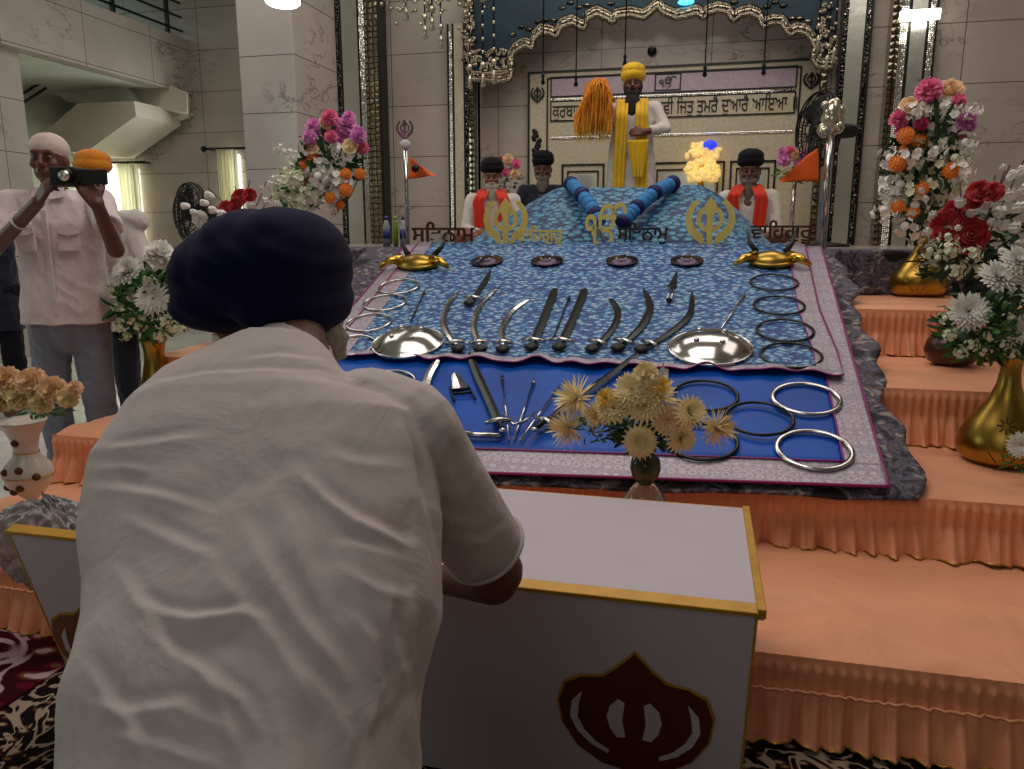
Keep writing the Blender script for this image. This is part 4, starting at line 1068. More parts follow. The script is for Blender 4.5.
def m_rose(seed=0):
    random.seed(seed); g = G()
    for l in range(7):
        f = l/6; n = 2+l
        for k in range(n):
            az = 2*PI*k/n+l*.9; sp = (PI/n)*1.25 if l > 1 else 1.7; nu, nv = 7, 6; vs = []; tilt = random.uniform(-.05, .05)
            for j in range(nv):
                v = j/(nv-1); r = (.06+.13*l)*(.5+.5*math.sin(min(1, v*1.3)*PI/2))+.16*f*max(0, v-.7)/.3; z = -.45+(1.05-.30*f+tilt)*v-.22*f*max(0, v-.75)/.25
                for i in range(nu):
                    q = (i/(nu-1)-.5)*2; a = az+q*sp; vs.append((r*math.cos(a)*(1-.10*q*q), r*math.sin(a)*(1-.10*q*q), z-.22*v*q*q+.03*math.sin(q*5+k)*v))
            g.add(vs, [(j*nu+i, j*nu+i+1, (j+1)*nu+i+1, (j+1)*nu+i) for j in range(nv-1) for i in range(nu-1)])
    g.ell((0, 0, -.12), (.62, .62, .36), None, 12, 6); return g.mesh('rose')
def m_carn(seed=0, n=150):
    random.seed(seed); g = G()
    for k in range(n):
        z = random.uniform(-.25, 1); az = random.uniform(0, 2*PI); th = math.acos(max(-1, min(1, z)))
        petal(g, .55+.15*random.random(), .42, th, az, .25*math.sin(th), random.uniform(-.5, .6), 3, .28*math.cos(th), random.uniform(-.5, .5))
    g.ell((0, 0, .1), .5, None, 10, 6); return g.mesh('carnation')
def m_ball(seed=0):
    random.seed(seed); g = G(); g.ell((0, 0, 0), .8, None, 14, 8)
    for k in range(90):
        z = 1-2*(k+.5)/90; az = k*2.4; th = math.acos(z); petal(g, .3, .22, th, az, .72*math.sin(th), .4, 2, .72*math.cos(th), .3)
    return g.mesh('pompom')
def m_cluster(seed=0, n=16):
    random.seed(seed); g = G(); g.ell((0, 0, 0), .3, None, 8, 6)
    for k in range(n):
        d = Vector((random.gauss(0, 1), random.gauss(0, 1), random.gauss(0, .8)+.3)).normalized()*random.uniform(.35, .85); g2 = G(); rr = random.uniform(.2, .34)
        for j in range(5): petal(g2, 1, .85, 1.15, 2*PI*j/5, .05, .1, 3, 0, .2)
        g2.ell((0, 0, .08), .16, None, 6, 4)
        q = d.to_track_quat('Z', 'Y').to_matrix().to_4x4(); g.add(g2.v, g2.f, Matrix.Translation(d) @ q @ Matrix.Scale(rr, 4))
    return g.mesh('blossom')
def m_spray(seed=0, n=26):
    """upright spike of little blossoms"""
    random.seed(seed); g = G(); g.tube([(0, 0, -1), (.03, 0, 0), (0, .03, 1)], .02, 5)
    for k in range(n):
        z = -1+2*k/n; a = k*2.4; r = .28*(1-.35*(z+1)/2); s_ = .17*(1-.3*(z+1)/2)
        g2 = G()
        for j in range(5): petal(g2, 1, .9, 1.0, 2*PI*j/5, .05, .1, 3, 0, .2)
        d = Vector((math.cos(a), math.sin(a), .5)).normalized(); g.add(g2.v, g2.f, Matrix.Translation((r*math.cos(a), r*math.sin(a), z)) @ d.to_track_quat('Z', 'Y').to_matrix().to_4x4() @ Matrix.Scale(s_, 4))
    return g.mesh('blossom_spray')
def m_bud(seed=0):
    g = G(); random.seed(seed)
    for k in range(4): petal(g, 1.2, 1.0, .25, 2*PI*k/4, .1, -.35, 4, -.5, .5)
    g.ell((0, 0, 0), (.45, .45, .62), None, 10, 8); return g.mesh('bud')
def m_leaves(n, seed, spread=(1, 1, 1), L=.5, W_=.16):
    random.seed(seed); g = G()
    for k in range(n):
        d = Vector((random.gauss(0, 1)*spread[0], random.gauss(0, 1)*spread[1], random.gauss(0, 1)*spread[2]))
        if d.length > 1.6: d *= 1.6/d.length
        g2 = G(); petal(g2, L*random.uniform(.6, 1.2), W_*random.uniform(.7, 1.2), .2, 0, 0, .9, 5, 0, .2)
        e = (d+Vector((random.gauss(0, .5), random.gauss(0, .5), random.gauss(0, .4)+.2))).normalized()
        g.add(g2.v, g2.f, Matrix.Translation(d*.55) @ e.to_track_quat('Z', 'Y').to_matrix().to_4x4() @ Matrix.Rotation(random.uniform(0, 6), 4, 'Z'))
    return g.mesh('foliage')
BASE = {'chrysanthemum': [m_mum(1), m_mum(2)], 'spider': [m_spider(1), m_spider(2)], 'gerbera': [m_daisy(1)], 'rose': [m_rose(1), m_rose(2)], 'carnation': [m_carn(1), m_carn(2)],
        'pompom': [m_ball()], 'cluster': [m_cluster(1), m_cluster(2), m_cluster(3)], 'spray': [m_spray(1), m_spray(2)], 'bud': [m_bud()]}
NAMES = {'spider': 'spider_chrysanthemum', 'cluster': 'blossom_cluster', 'spray': 'blossom_spray', 'bud': 'magnolia_bud', 'pompom': 'orange_pompom_flower'}
_fm = {}
def fmesh(kind, i, mat):
    k = (kind, i % len(BASE[kind]), mat)
    if k not in _fm:
        m = BASE[kind][k[1]].copy(); m.materials.append(M[mat]); _fm[k] = m
    return _fm[k]
_n = [0]
def flower(parent, kind, px, py, Y, rpx, mat, d=None, centre=None, s3=None):
    p = P(px, py, Y=Y); dep = (p-Vector((0, 0, CH))).dot(fw); r = rpx*dep/FPX; _n[0] += 1; rng = random.Random(_n[0])
    o = bpy.data.objects.new(NAMES.get(kind, kind), fmesh(kind, _n[0], mat)); col.objects.link(o); o.parent = parent
    L = WLOC[parent.name]; o.location = p-L
    if d is None:
        d = Vector((rng.gauss(0, .35), -1+rng.gauss(0, .2), .35+rng.gauss(0, .25)))
        if centre is not None: d = d+(p-centre).normalized()*1.1
    q = Vector(d).normalized().to_track_quat('Z', 'Y').to_euler(); o.rotation_euler = q; o.scale = (r, r, r)
    if s3: o.scale = (r*s3[0], r*s3[1], r*s3[2])
    return o
def foliage(parent, px, py, Y, wpx, hpx, n=160, seed=0, mat='leaf', L=.5, W_=.16, name='foliage'):
    p = P(px, py, Y=Y); dep = (p-Vector((0, 0, CH))).dot(fw); k = dep/FPX
    m = m_leaves(n, seed, (1, 1, 1), L, W_); m.materials.append(M[mat]); o = bpy.data.objects.new(name, m); col.objects.link(o); o.parent = parent
    o.location = p-WLOC[parent.name]; o.scale = (wpx*k, min(wpx, hpx)*k, hpx*k); return o
def arrangement(label, px, py, Y, cat='flowers', name='flower_arrangement'):
    return thing(name, label, cat, P(px, py, Y=Y))
def stems(parent, frm, tos, Y, mat='stem', r=.003):
    for (x, y) in tos:
        a = P(frm[0], frm[1], Y=Y); b = P(x, y, Y=Y); m = a.lerp(b, .5)+Vector((.02*math.sin(x), .02, 0))
        obj('stem', G().tube([a, m, b], r, 5), M[mat], parent)
def vase(label, base, prof, mat, s_=1, name='vase', extra=None, n=40):
    t = thing(name, label, 'vase', base)
    obj('vase_body', G().lathe([(a*s_, b*s_) for a, b in prof], base, n), mat if isinstance(mat, bpy.types.Material) else M[mat], t)
    if extra: extra(t)
    return t
def engraving(base, z0, r_at, ang, s_):
    def f(t):
        g = G()
        for k in range(8):
            a = ang; c = Vector((0, 0, z0))
            q = [(.0, .0), (.03*math.cos(k*PI/4)*s_, .03*math.sin(k*PI/4)*s_)]
            pts = []
            for f_ in (.35, 1):
                zz = z0+q[1][1]*f_; aa = ang+q[1][0]*f_/r_at(zz); rr = r_at(zz)+.001
                pts.append(Vector(base)+Vector((rr*math.cos(aa), rr*math.sin(aa), zz)))
            g.tube(pts, .003, 5)
        for k, (dx, dz) in enumerate(((-.05, -.06), (0, -.03), (.05, -.05))):
            pts = []
            for f_ in (0, .5, 1):
                zz = z0-.17*s_+(dz+.13)*s_*f_; aa = ang+dx*s_*f_/r_at(zz); pts.append(Vector(base)+Vector(((r_at(zz)+.001)*math.cos(aa), (r_at(zz)+.001)*math.sin(aa), zz)))
            g.tube(pts, .0022, 5)
        obj('engraving', g, M['brown_acrylic'], t)
    return f
def profile_r(prof, s_): 
    zs = [b*s_ for a, b in prof if a > .002]; rs = [a*s_ for a, b in prof if a > .002]
    o_ = sorted(zip(zs, rs)); return lambda z: float(np.interp(z, [a for a, b in o_], [b for a, b in o_]))
# front right brass vase with white chrysanthemums
bottle = [(.0005, 0), (.115, 0), (.150, .03), (.160, .075), (.150, .12), (.115, .18), (.066, .25), (.042, .32), (.036, .37), (.042, .42), (.056, .455), (.050, .455), (.030, .40), (.0005, .38)]
b0 = P(999, 462, z=.46); b0.z = .46
vase('large brass vase with engraved plant, on the second step at the right edge', b0, bottle, 'brass', .98, extra=engraving(b0, .17, profile_r(bottle, .98), R(-105), 1.0))
Yh = b0.y; ar = arrangement('white chrysanthemums with green leaves in the large brass vase at right', 1003, 372, Yh); cH = P(1000, 320, Y=Yh)
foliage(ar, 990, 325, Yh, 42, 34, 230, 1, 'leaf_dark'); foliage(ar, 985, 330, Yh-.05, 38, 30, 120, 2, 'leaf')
for x, y, r in ((998, 278, 20), (968, 312, 20), (1018, 262, 18), (1040, 300, 22), (1022, 330, 16)): flower(ar, 'chrysanthemum', x, y, Yh-.12, r, 'fl_white', centre=cH)
for x, y in ((972, 345), (960, 352), (985, 350), (1003, 345), (1012, 352), (1018, 340), (950, 335), (990, 335), (945, 318), (1010, 318)): flower(ar, 'cluster', x, y, Yh-.12, 9, 'fl_palegreen', centre=cH)
# white bloom cut by right edge
ar = arrangement('white bloom and green fern tips at the right edge beside the large brass vase', 1024, 470, Yh-.25); foliage(ar, 1022, 462, Yh-.25, 18, 10, 50, 6, 'leaf'); flower(ar, 'chrysanthemum', 1022, 445, Yh-.3, 14, 'fl_white')
# brass vase on the top step with tall column
b1 = P(917, 296, z=.955); b1.z = .955
squat = [(.0005, 0), (.12, 0), (.165, .025), (.185, .08), (.172, .14), (.12, .21), (.06, .28), (.036, .34), (.030, .42), (.034, .46), (.028, .46), (.0005, .44)]
vase('squat gold vase with long neck on the topmost peach step, right', b1, squat, 'brass', .92, extra=engraving(b1, .16, profile_r(squat, .92), R(-105), .9))
Yf = b1.y
def tall(label, cx, Y, items, fol, seed, ybot):
    ar = arrangement(label, cx, ybot, Y); c = P(cx, sum(i[2] for i in items)/len(items), Y=Y+.1)
    for (px, py, w_, h_, n, mt) in fol: foliage(ar, px, py, Y, w_, h_, n, seed, mt)
    rng = random.Random(seed)
    for (kind, px, py, r, mt) in items: flower(ar, kind, px, py, Y-.12+rng.uniform(-.08, .08), r, mt, centre=c)
    return ar
its = [('carnation', 929, 92, 15, 'fl_pink'), ('carnation', 934, 88, 10, 'fl_lilac'), ('rose', 951, 89, 13, 'fl_pale_peach'), ('rose', 911, 105, 11, 'fl_pale_peach'), ('carnation', 958, 102, 9, 'fl_pink'),
       ('carnation', 899, 120, 11, 'fl_pink'), ('carnation', 921, 124, 8, 'fl_magenta_f'), ('carnation', 966, 122, 13, 'fl_lilac'), ('carnation', 903, 132, 9, 'fl_pink'), ('carnation', 960, 134, 8, 'fl_pink')]
its += [('cluster', x, y, 13, 'fl_white') for x, y in ((915, 112), (943, 106), (956, 114), (940, 122), (950, 130), (972, 110), (906, 114), (932, 130), (945, 140), (926, 112), (965, 142))]
its += [('pompom', x, y, r, 'fl_orange') for x, y, r in ((906, 136, 9), (920, 142, 9), (897, 164, 9), (951, 171, 9), (921, 189, 8), (898, 207, 7), (913, 212, 7), (905, 150, 6))]
its += [('cluster', x, y, 15, 'fl_palegreen') for x, y in ((910, 172), (925, 160), (938, 165), (930, 182), (945, 190), (912, 192), (955, 158), (896, 195), (938, 205), (925, 212))]
its += [('cluster', x, y, 15, 'fl_white') for x, y in ((890, 158), (905, 160), (918, 152), (935, 150), (962, 172), (888, 180), (900, 184), (893, 200), (915, 205), (928, 225), (960, 185), (884, 210), (905, 226), (916, 232))]
its += [('spray', 884, 190, 16, 'fl_white'), ('spray', 968, 160, 16, 'fl_white')]
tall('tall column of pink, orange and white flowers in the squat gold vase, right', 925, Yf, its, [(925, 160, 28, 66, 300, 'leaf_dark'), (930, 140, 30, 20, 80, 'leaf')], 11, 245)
# red roses and magnolia at right
b2 = P(988, 318, z=.955); b2.z = .955
vase('black vase under the red roses on the topmost peach step', b2, [(.0005, 0), (.07, 0), (.10, .04), (.13, .12), (.12, .2), (.06, .27), (.05, .3), (.06, .33), (.05, .33), (.0005, .3)], 'black', .9)
Yg = b2.y; its = [('rose', 969, 235, 20, 'fl_red'), ('rose', 948, 226, 17, 'fl_red'), ('rose', 957, 212, 14, 'fl_red'), ('rose', 980, 191, 13, 'fl_red'), ('rose', 993, 192, 11, 'fl_red'), ('rose', 973, 200, 10, 'fl_red')]
its += [('bud', x, y, r, 'fl_white') for x, y, r in ((960, 203, 11), (967, 192, 9), (986, 204, 13), (970, 214, 11), (999, 212, 13), (1010, 196, 13), (1018, 208, 12), (1004, 226, 11), (1014, 228, 12), (934, 216, 10), (928, 232, 9),
        (1011, 176, 9), (1003, 168, 7), (1020, 172, 10), (1024, 190, 12), (991, 222, 8), (1020, 244, 10), (958, 228, 7), (1002, 251, 8), (926, 199, 7), (922, 191, 6))]
its += [('cluster', x, y, 12, 'fl_palegreen') for x, y in ((950, 250), (962, 262), (938, 258), (972, 255), (948, 236), (930, 250), (955, 272), (978, 268), (1016, 258))]
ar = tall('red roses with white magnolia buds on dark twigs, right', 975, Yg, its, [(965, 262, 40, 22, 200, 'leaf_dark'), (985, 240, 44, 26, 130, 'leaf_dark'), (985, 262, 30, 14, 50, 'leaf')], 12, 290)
stems(ar, (975, 270), ((1010, 165), (1024, 160), (930, 190), (960, 182), (1005, 170), (995, 175), (918, 200)), Yg)
# pot on third step
b3 = P(950, 366, z=.705); b3.z = .705
vase('round dark brown pot behind the large brass vase', b3, [(.0005, 0), (.06, 0), (.12, .03), (.145, .09), (.13, .15), (.08, .19), (.085, .21), (.07, .2), (.0005, .18)], 'brown_acrylic', .85, name='pot')

# left arrangements
b4 = Vector((-2.62, 3.42, .46)); b4.x = P(157, 385, Y=3.42).x
vase('brass trumpet vase at the left end of the steps', b4, [(.0005, 0), (.115, 0), (.12, .02), (.10, .06), (.07, .13), (.052, .22), (.050, .27), (.06, .32), (.072, .345), (.06, .34), (.0005, .3)], 'brass', 1.0)
Yb = b4.y; ar = arrangement('white chrysanthemums and small pale blossoms in the brass trumpet vase, left', 152, 335, Yb); cB = P(152, 300, Y=Yb)
foliage(ar, 150, 305, Yb, 34, 32, 260, 21, 'leaf'); foliage(ar, 160, 290, Yb, 30, 30, 100, 22, 'leaf_dark')
for x, y, r in ((160, 255, 17), (128, 272, 17), (153, 299, 17), (185, 270, 15), (186, 300, 14)): flower(ar, 'carnation' if x == 160 else 'chrysanthemum', x, y, Yb-.14, r, 'fl_white', centre=cB)
for x, y in ((118, 305), (130, 318), (140, 325), (125, 335), (165, 322), (175, 328), (150, 280), (112, 290), (145, 315), (170, 312), (185, 325), (160, 335), (134, 296), (120, 325)): flower(ar, 'cluster', x, y, Yb-.13, 9, 'fl_palegreen', centre=cB)
b5 = Vector((0, 2.36, .25)); b5.x = P(33, 505, Y=2.36).x
def wv_extra(t):
    g = G(); rf = profile_r(wp, 1)
    for (zz, a0) in ((.19, -1.9), (.13, -1.2), (.17, -.5), (.12, -2.4), (.30, -1.5), (.2, -1.15), (.11, -1.75)):
        for k in range(2):
            c_ = Vector(b5)+Vector((rf(zz)*math.cos(a0), rf(zz)*math.sin(a0), zz)); g.ell(c_, (.016, .016, .014), Matrix.Rotation(.6, 4, 'Y'), 8, 6)
    obj('painted_leaves', g, M['brown_emblem'], t)
    g = G()
    for zz in (.165, .255, .34): g.tube([Vector(b5)+Vector(((rf(zz)+.001)*math.cos(a*PI/16), (rf(zz)+.001)*math.sin(a*PI/16), zz)) for a in range(32)], .0025, 5, closed=True)
    obj('gold_rings', g, M['gold_trim'], t)
wp = [(.0005, 0), (.045, 0), (.048, .01), (.02, .04), (.018, .06), (.05, .09), (.082, .13), (.090, .165), (.082, .2), (.05, .235), (.042, .26), (.05, .31), (.078, .37), (.085, .38), (.07, .37), (.0005, .33)]
vase('white ceramic urn vase with brown painted leaves, at the left edge', b5, wp, plain('white_ceramic', (206, 196, 186), .2, bump=0, var=.03), 1, extra=wv_extra)
Ya = 2.36; ar = arrangement('cream carnations with green leaves in the white urn vase, left edge', 33, 415, Ya); cA = P(33, 400, Y=Ya)
foliage(ar, 38, 408, Ya, 34, 9, 120, 31, 'leaf')
for x, y, r in ((8, 380, 16), (32, 382, 17), (54, 390, 16), (68, 398, 12), (20, 398, 15), (42, 402, 14), (2, 402, 13), (75, 388, 9)): flower(ar, 'carnation', x, y, Ya-.1, r, 'fl_cream' if y > 395 else 'fl_pale_peach', centre=cA)
# centre bouquet behind the boards
Yc = 2.50; b6 = P(645, 480, Y=Yc); b6.z = .255; zg = P(645, 486, Y=Yc).z-.255; zb2 = P(645, 466, Y=Yc).z-.255
cv = vase('slender glass vase with dark green bulb behind the white box table', b6, [(.0005, 0), (.075, 0), (.07, .01), (.03, .03), (.022, zg*.4), (.07, zg-.055), (.066, zg-.035), (.034, zg+.005), (.020, zg+.012), (.0005, zg+.012)], 'glass', 1)
obj('green_bulb', G().lathe([(.0005, 0), (.022, .0), (.044, .03), (.052, .06), (.046, .09), (.03, .105), (.036, .14), (.0005, .14)], b6+Vector((0, 0, zg+.006)), 32), plain('green_glass_vase', (62, 70, 44), .12, .1), cv)
ar = arrangement('cream chrysanthemums and gerberas with spiky blooms in front of the blue cloth', 645, 455, Yc); cC = P(645, 430, Y=Yc+.1)
foliage(ar, 645, 425, Yc, 36, 22, 260, 41, 'leaf_dark', .6); foliage(ar, 600, 430, Yc, 28, 14, 70, 42, 'leaf', .7)
for x, y, r, k, mt in ((646, 375, 15, 'carnation', 'fl_cream'), (643, 404, 22, 'gerbera', 'fl_cream'), (640, 442, 19, 'gerbera', 'fl_cream'), (690, 412, 19, 'gerbera', 'fl_cream'), (681, 438, 18, 'gerbera', 'fl_cream'),
                        (632, 390, 19, 'chrysanthemum', 'fl_cream'), (614, 408, 18, 'chrysanthemum', 'fl_cream'), (668, 420, 17, 'chrysanthemum', 'fl_pale_peach')): flower(ar, k, x, y, Yc-.1, r, mt, centre=cC)
for x, y, r, d in ((577, 398, 25, (-1.0, -.7, .5)), (569, 428, 24, (-1.1, -.5, .1)), (716, 427, 22, (1.1, -.6, .1)), (596, 414, 16, (-.7, -.8, .2)), (657, 396, 23, (.2, -.8, .8))): flower(ar, 'spider', x, y, Yc-.08, r, 'fl_cream', d=d)
for x, y, r in ((606, 398, 12), (662, 385, 10)): flower(ar, 'spider', x, y, Yc-.1, r, 'fl_yellow', centre=cC)
# tall left column and shrubby white blossom
Yt = 5.0
its = [('carnation', x, y, r, m_) for x, y, r, m_ in ((330, 118, 10, 'fl_pink'), (315, 128, 11, 'fl_lilac'), (347, 126, 12, 'fl_lilac'), (330, 133, 9, 'fl_magenta_f'), (358, 135, 10, 'fl_lilac'), (310, 138, 9, 'fl_lilac'), (362, 148, 8, 'fl_pink'), (343, 138, 9, 'fl_lilac'), (326, 122, 8, 'fl_pale_peach'), (349, 118, 8, 'fl_lilac'))]
its += [('rose', 312, 146, 9, 'fl_pale_peach'), ('rose', 328, 125, 7, 'fl_pale_peach'), ('carnation', 331, 137, 8, 'fl_pink'), ('rose', 350, 146, 8, 'fl_cream')]
its += [('cluster', x, y, 10, 'fl_white') for x, y in ((324, 150), (338, 150), (320, 160), (345, 160), (333, 143), (325, 168), (352, 155))]
its += [('pompom', x, y, r, 'fl_orange') for x, y, r in ((313, 161, 8), (305, 165, 6), (306, 183, 8), (346, 174, 6), (360, 174, 6), (346, 190, 7), (330, 198, 6), (340, 205, 5))]
its += [('cluster', x, y, 15, 'fl_white') for x, y in ((325, 180), (335, 190), (318, 192), (310, 200), (328, 205), (330, 170), (318, 176), (340, 180))]
its += [('cluster', x, y, 12, 'fl_palegreen') for x, y in ((290, 190), (282, 182), (298, 178), (277, 195), (294, 198), (308, 192), (286, 170), (300, 200))]
its += [('spray', x, y, r, 'fl_white') for x, y, r in ((291, 155, 18), (286, 180, 18), (298, 178, 16), (278, 188, 16))]
ar = tall('tall column of pink, white and orange flowers left, behind the blue turban', 325, Yt, its, [(328, 165, 30, 34, 160, 'leaf_dark'), (352, 160, 14, 12, 40, 'leaf'), (300, 190, 24, 26, 90, 'leaf')], 14, 245)
stems(ar, (335, 215), ((346, 190), (360, 174), (346, 174), (330, 198)), Yt, 'stem', .004)
b7 = P(325, 245, Y=Yt); b7.z = .955
vase('gold vase under the tall left flower column', b7, squat, 'brass', .92)
Yr = 3.95
its = [('rose', 240, 197, 9, 'fl_red'), ('rose', 250, 195, 7, 'fl_red'), ('rose', 226, 208, 8, 'fl_red'), ('rose', 236, 204, 7, 'fl_red'), ('carnation', 201, 219, 10, 'fl_white'), ('bud', 213, 210, 8, 'fl_white'), ('bud', 186, 206, 7, 'fl_white'), ('bud', 194, 212, 6, 'fl_white'),
       ('bud', 210, 196, 8, 'fl_white'), ('bud', 252, 206, 9, 'fl_white'), ('bud', 262, 190, 7, 'fl_white'), ('bud', 266, 202, 9, 'fl_white'), ('bud', 278, 206, 9, 'fl_white'), ('bud', 205, 203, 7, 'fl_white'), ('bud', 246, 211, 8, 'fl_white'), ('bud', 222, 214, 9, 'fl_white')]
ar = tall('red roses and white blossoms peeking above the left of the blue turban', 240, Yr, its, [(240, 225, 26, 14, 100, 'leaf_dark')], 15, 240)
stems(ar, (240, 225), ((235, 186), (250, 180), (266, 182), (190, 200), (272, 196), (208, 188)), Yr)
b8 = P(240, 262, Y=Yr); b8.z = .71
vase('black vase hidden behind the blue turban under red roses', b8, [(.0005, 0), (.07, 0), (.10, .04), (.13, .12), (.12, .2), (.06, .27), (.05, .3), (.06, .33), (.05, .33), (.0005, .3)], 'black', 1.6)
# bunches in the back
ar = arrangement('pink and peach flower bunch behind the left seated man', 508, 186, 7.7); foliage(ar, 508, 178, 7.7, 14, 10, 50, 51, 'leaf_dark')
for x, y, r, m_ in ((500, 162, 6, 'fl_magenta_f'), (508, 160, 7, 'fl_pale_peach'), (516, 164, 6, 'fl_pink'), (505, 172, 6, 'fl_pink'), (515, 174, 6, 'fl_pale_peach'), (498, 174, 5, 'fl_magenta_f')): flower(ar, 'carnation', x, y, 7.6, r, m_)
obj('stand', G().tube([P(508, 190, Y=7.7), Vector((P(508, 190, Y=7.7).x, 7.7, 1.22))], .02, 8), M['brass'], ar)
ar = arrangement('pink hydrangea bunch on a stand behind the orange flag, right', 795, 175, 7.7); foliage(ar, 795, 174, 7.7, 20, 8, 80, 52, 'leaf')
for x, y, r, m_ in ((784, 160, 8, 'fl_lilac'), (795, 155, 8, 'fl_pale_peach'), (806, 156, 8, 'fl_lilac'), (790, 152, 7, 'fl_pink'), (802, 163, 8, 'fl_lilac'), (783, 152, 6, 'fl_lilac')): flower(ar, 'carnation', x, y, 7.6, r, m_)
obj('stand', G().tube([P(795, 175, Y=7.7), Vector((P(795, 175, Y=7.7).x, 7.7, 1.22))], .02, 8), M['steel'], ar)

# ------------------------------------------------------------------ flags
def flag(label, px, ytop, Y, pts, big):
    b = P(px, 247, Y=Y); tp = P(px, ytop, Y=Y); X = b.x
    t = thing('flag_pole', label, 'flag', (X, Y, 1.22), 'saffron flags')
    obj('pole', G().tube([(X, Y, 1.2), (X, Y, tp.z)], .016 if not big else .026, 10), M['steel'], t)
    top = tp.z; g = G()
    if not big:
        f_ = obj('finial', khanda(G(), stand_matrix((X, Y, top+.07), .14), .05), M['steel'], t, smooth=False)
        obj('finial_cup', G().lathe([(.0005, -.05), (.03, -.03), (.04, 0), (.02, .02), (.0005, .03)], (X, Y, top-.02), 14), M['white_cloth'], t)
    else:
        g = G(); random.seed(8)
        for k in range(16): g.ell((X+random.gauss(0, .035), Y+random.gauss(0, .03), top+random.uniform(-.1, .1)), random.uniform(.02, .045), None, 8, 6)
        g.ell((X, Y, top), (.06, .06, .12)); obj('crystal_finial', g, M['crystal'], t)
    poly = [P(x, y, Y=Y) for x, y in pts]; ps = [(p.x, p.z) for p in poly]
    xs = [p[0] for p in ps]; lo, hi = min(xs), max(xs); n = 24
    def bound(x, up):
        zs = []
        for i in range(len(ps)):
            (a, b), (c, d) = ps[i], ps[(i+1) % len(ps)]
            if min(a, c) <= x <= max(a, c) and abs(a-c) > 1e-6: zs.append(b+(d-b)*(x-a)/(c-a))
        return (max(zs) if up else min(zs)) if zs else 0
    def f(u, v):
        x = lo+1e-4+(hi-lo-2e-4)*u; a, b = bound(x, False), bound(x, True); return (x, Y-.02+.03*math.sin((x-lo)*26+v*1.5), a+(b-a)*v)
    obj('pennant', G().grid(n, 8, f), M['flag'], t, solid=.003)
    if not big:
        p = P(418, 169, Y=Y); obj('emblem_patch', G().lathe([(.0005, 0), (.028, 0), (.028, .004), (.0005, .004)], (0, 0, 0), 18, stand_matrix(p+Vector((0, -.055, 0)), 1)), M['black_line'], t)
flag('saffron triangular flag with round mark on a steel pole left of the mound', 408, 140, 5.4, [(408.5, 156), (437, 176), (408.5, 179)], False)
flag('drooping saffron flag on a thick silver pole with crystal finial, right', 822, 118, 5.6, [(819, 147), (819, 182), (779, 182), (786, 175), (806, 156)], True)
# bottles
for px, w_, mt, lb in ((387, 9, 'blueb', 'pale grey bottle with blue label, left of the three by the gilt pilaster'), (396, 6, 'greenb', 'green bottle in the middle of the three by the gilt pilaster'), (403.5, 8, 'whiteb', 'white bottle with blue band, right of the three by the gilt pilaster')):
    b = P(px, 247, Y=5.6); b.z = 1.235; r = w_*5.5/770/2*.9; t = thing('bottle', lb, 'bottle', b, 'bottles by the gilt pilaster')
    c1 = {'blueb': (150, 150, 160), 'greenb': (120, 160, 30), 'whiteb': (180, 180, 190)}[mt]
    obj('bottle_body', G().lathe([(.0005, 0), (r, 0), (r, .15), (r*.6, .185), (r*.45, .2), (.0005, .2)], b, 16), plain('bottle_'+mt, c1, .25), t)
    obj('cap', G().lathe([(.0005, 0), (r*.5, 0), (r*.5, .03), (.0005, .03)], b+Vector((0, 0, .2)), 12), plain('cap_'+mt, (60, 60, 130) if mt != 'greenb' else (140, 180, 50), .4), t)
    if mt != 'greenb': obj('label_band', G().lathe([(r*1.01, .06), (r*1.04, .06), (r*1.04, .13), (r*1.01, .13)], b, 16), plain('blue_label', (50, 56, 120), .5), t)

# ------------------------------------------------------------------ fans
def fan(label, c, Rr, facing, base_z, mot_side=1):
    """cage fan on a pole, facing = yaw angle of its axis"""
    t = thing('pedestal_fan', label, 'fan', (c.x, c.y, base_z), 'pedestal fans')
    Q = Matrix.Translation(c) @ Matrix.Rotation(facing, 4, 'Z') @ Matrix.Rotation(R(90), 4, 'X')
    g = G()
    for k in range(24):
        a = 2*PI*k/24
        for sg in (-1, 1):
            g.tube([Q @ Vector((.16*Rr*math.cos(a), .16*Rr*math.sin(a), sg*.09)), Q @ Vector((.7*Rr*math.cos(a), .7*Rr*math.sin(a), sg*.075)), Q @ Vector((Rr*math.cos(a), Rr*math.sin(a), 0))], .005, 4)
    for rr, z in ((1, 0), (.97, .03), (.97, -.03), (.62, .088), (.16, .09), (.16, -.09)): g.tube([Q @ Vector((rr*Rr*math.cos(2*PI*k/36), rr*Rr*math.sin(2*PI*k/36), z)) for k in range(36)], .008 if rr > .9 else .005, 5, closed=True)
    obj('cage', g, M['black'], t)
    for k in range(3):
        a = 2*PI*k/3; g = G()
        def f(u, v, a=a):
            r = Rr*(.15+.72*u); th = a+(v-.5)*.9; return tuple(Q @ Vector((r*math.cos(th), r*math.sin(th), .03*(v-.5)*2)))
        obj('blade', g.grid(8, 6, f), M['black'], t, solid=.003)
    g = G(); g.lathe([(.0005, -.08), (.05, -.07), (.06, 0), (.05, .06), (.0005, .07)], (0, 0, 0), 18, Q); obj('hub', g, M['black'], t)
    obj('motor', G().cap(Q @ Vector((0, 0, -.12)), Q @ Vector((0, 0, -.32)), .075, .06), M['black'], t)
    m_ = Q @ Vector((0, 0, -.16)); obj('pole', G().tube([m_, (m_.x, m_.y, base_z+.02)], .02, 8), M['black'], t)
    obj('base', G().lathe([(.0005, 0), (.2, 0), (.19, .02), (.03, .04), (.0005, .05)], (m_.x, m_.y, base_z), 24), M['black'], t)
fan('black pedestal fan standing left of the pillar behind the turban', P(192, 214, Y=5.9), .26, R(-28), 0)
fan('black pedestal fan seen edge-on beside the scalloped arch', P(818, 130, Y=7.4), .32, R(-66), 1.22)
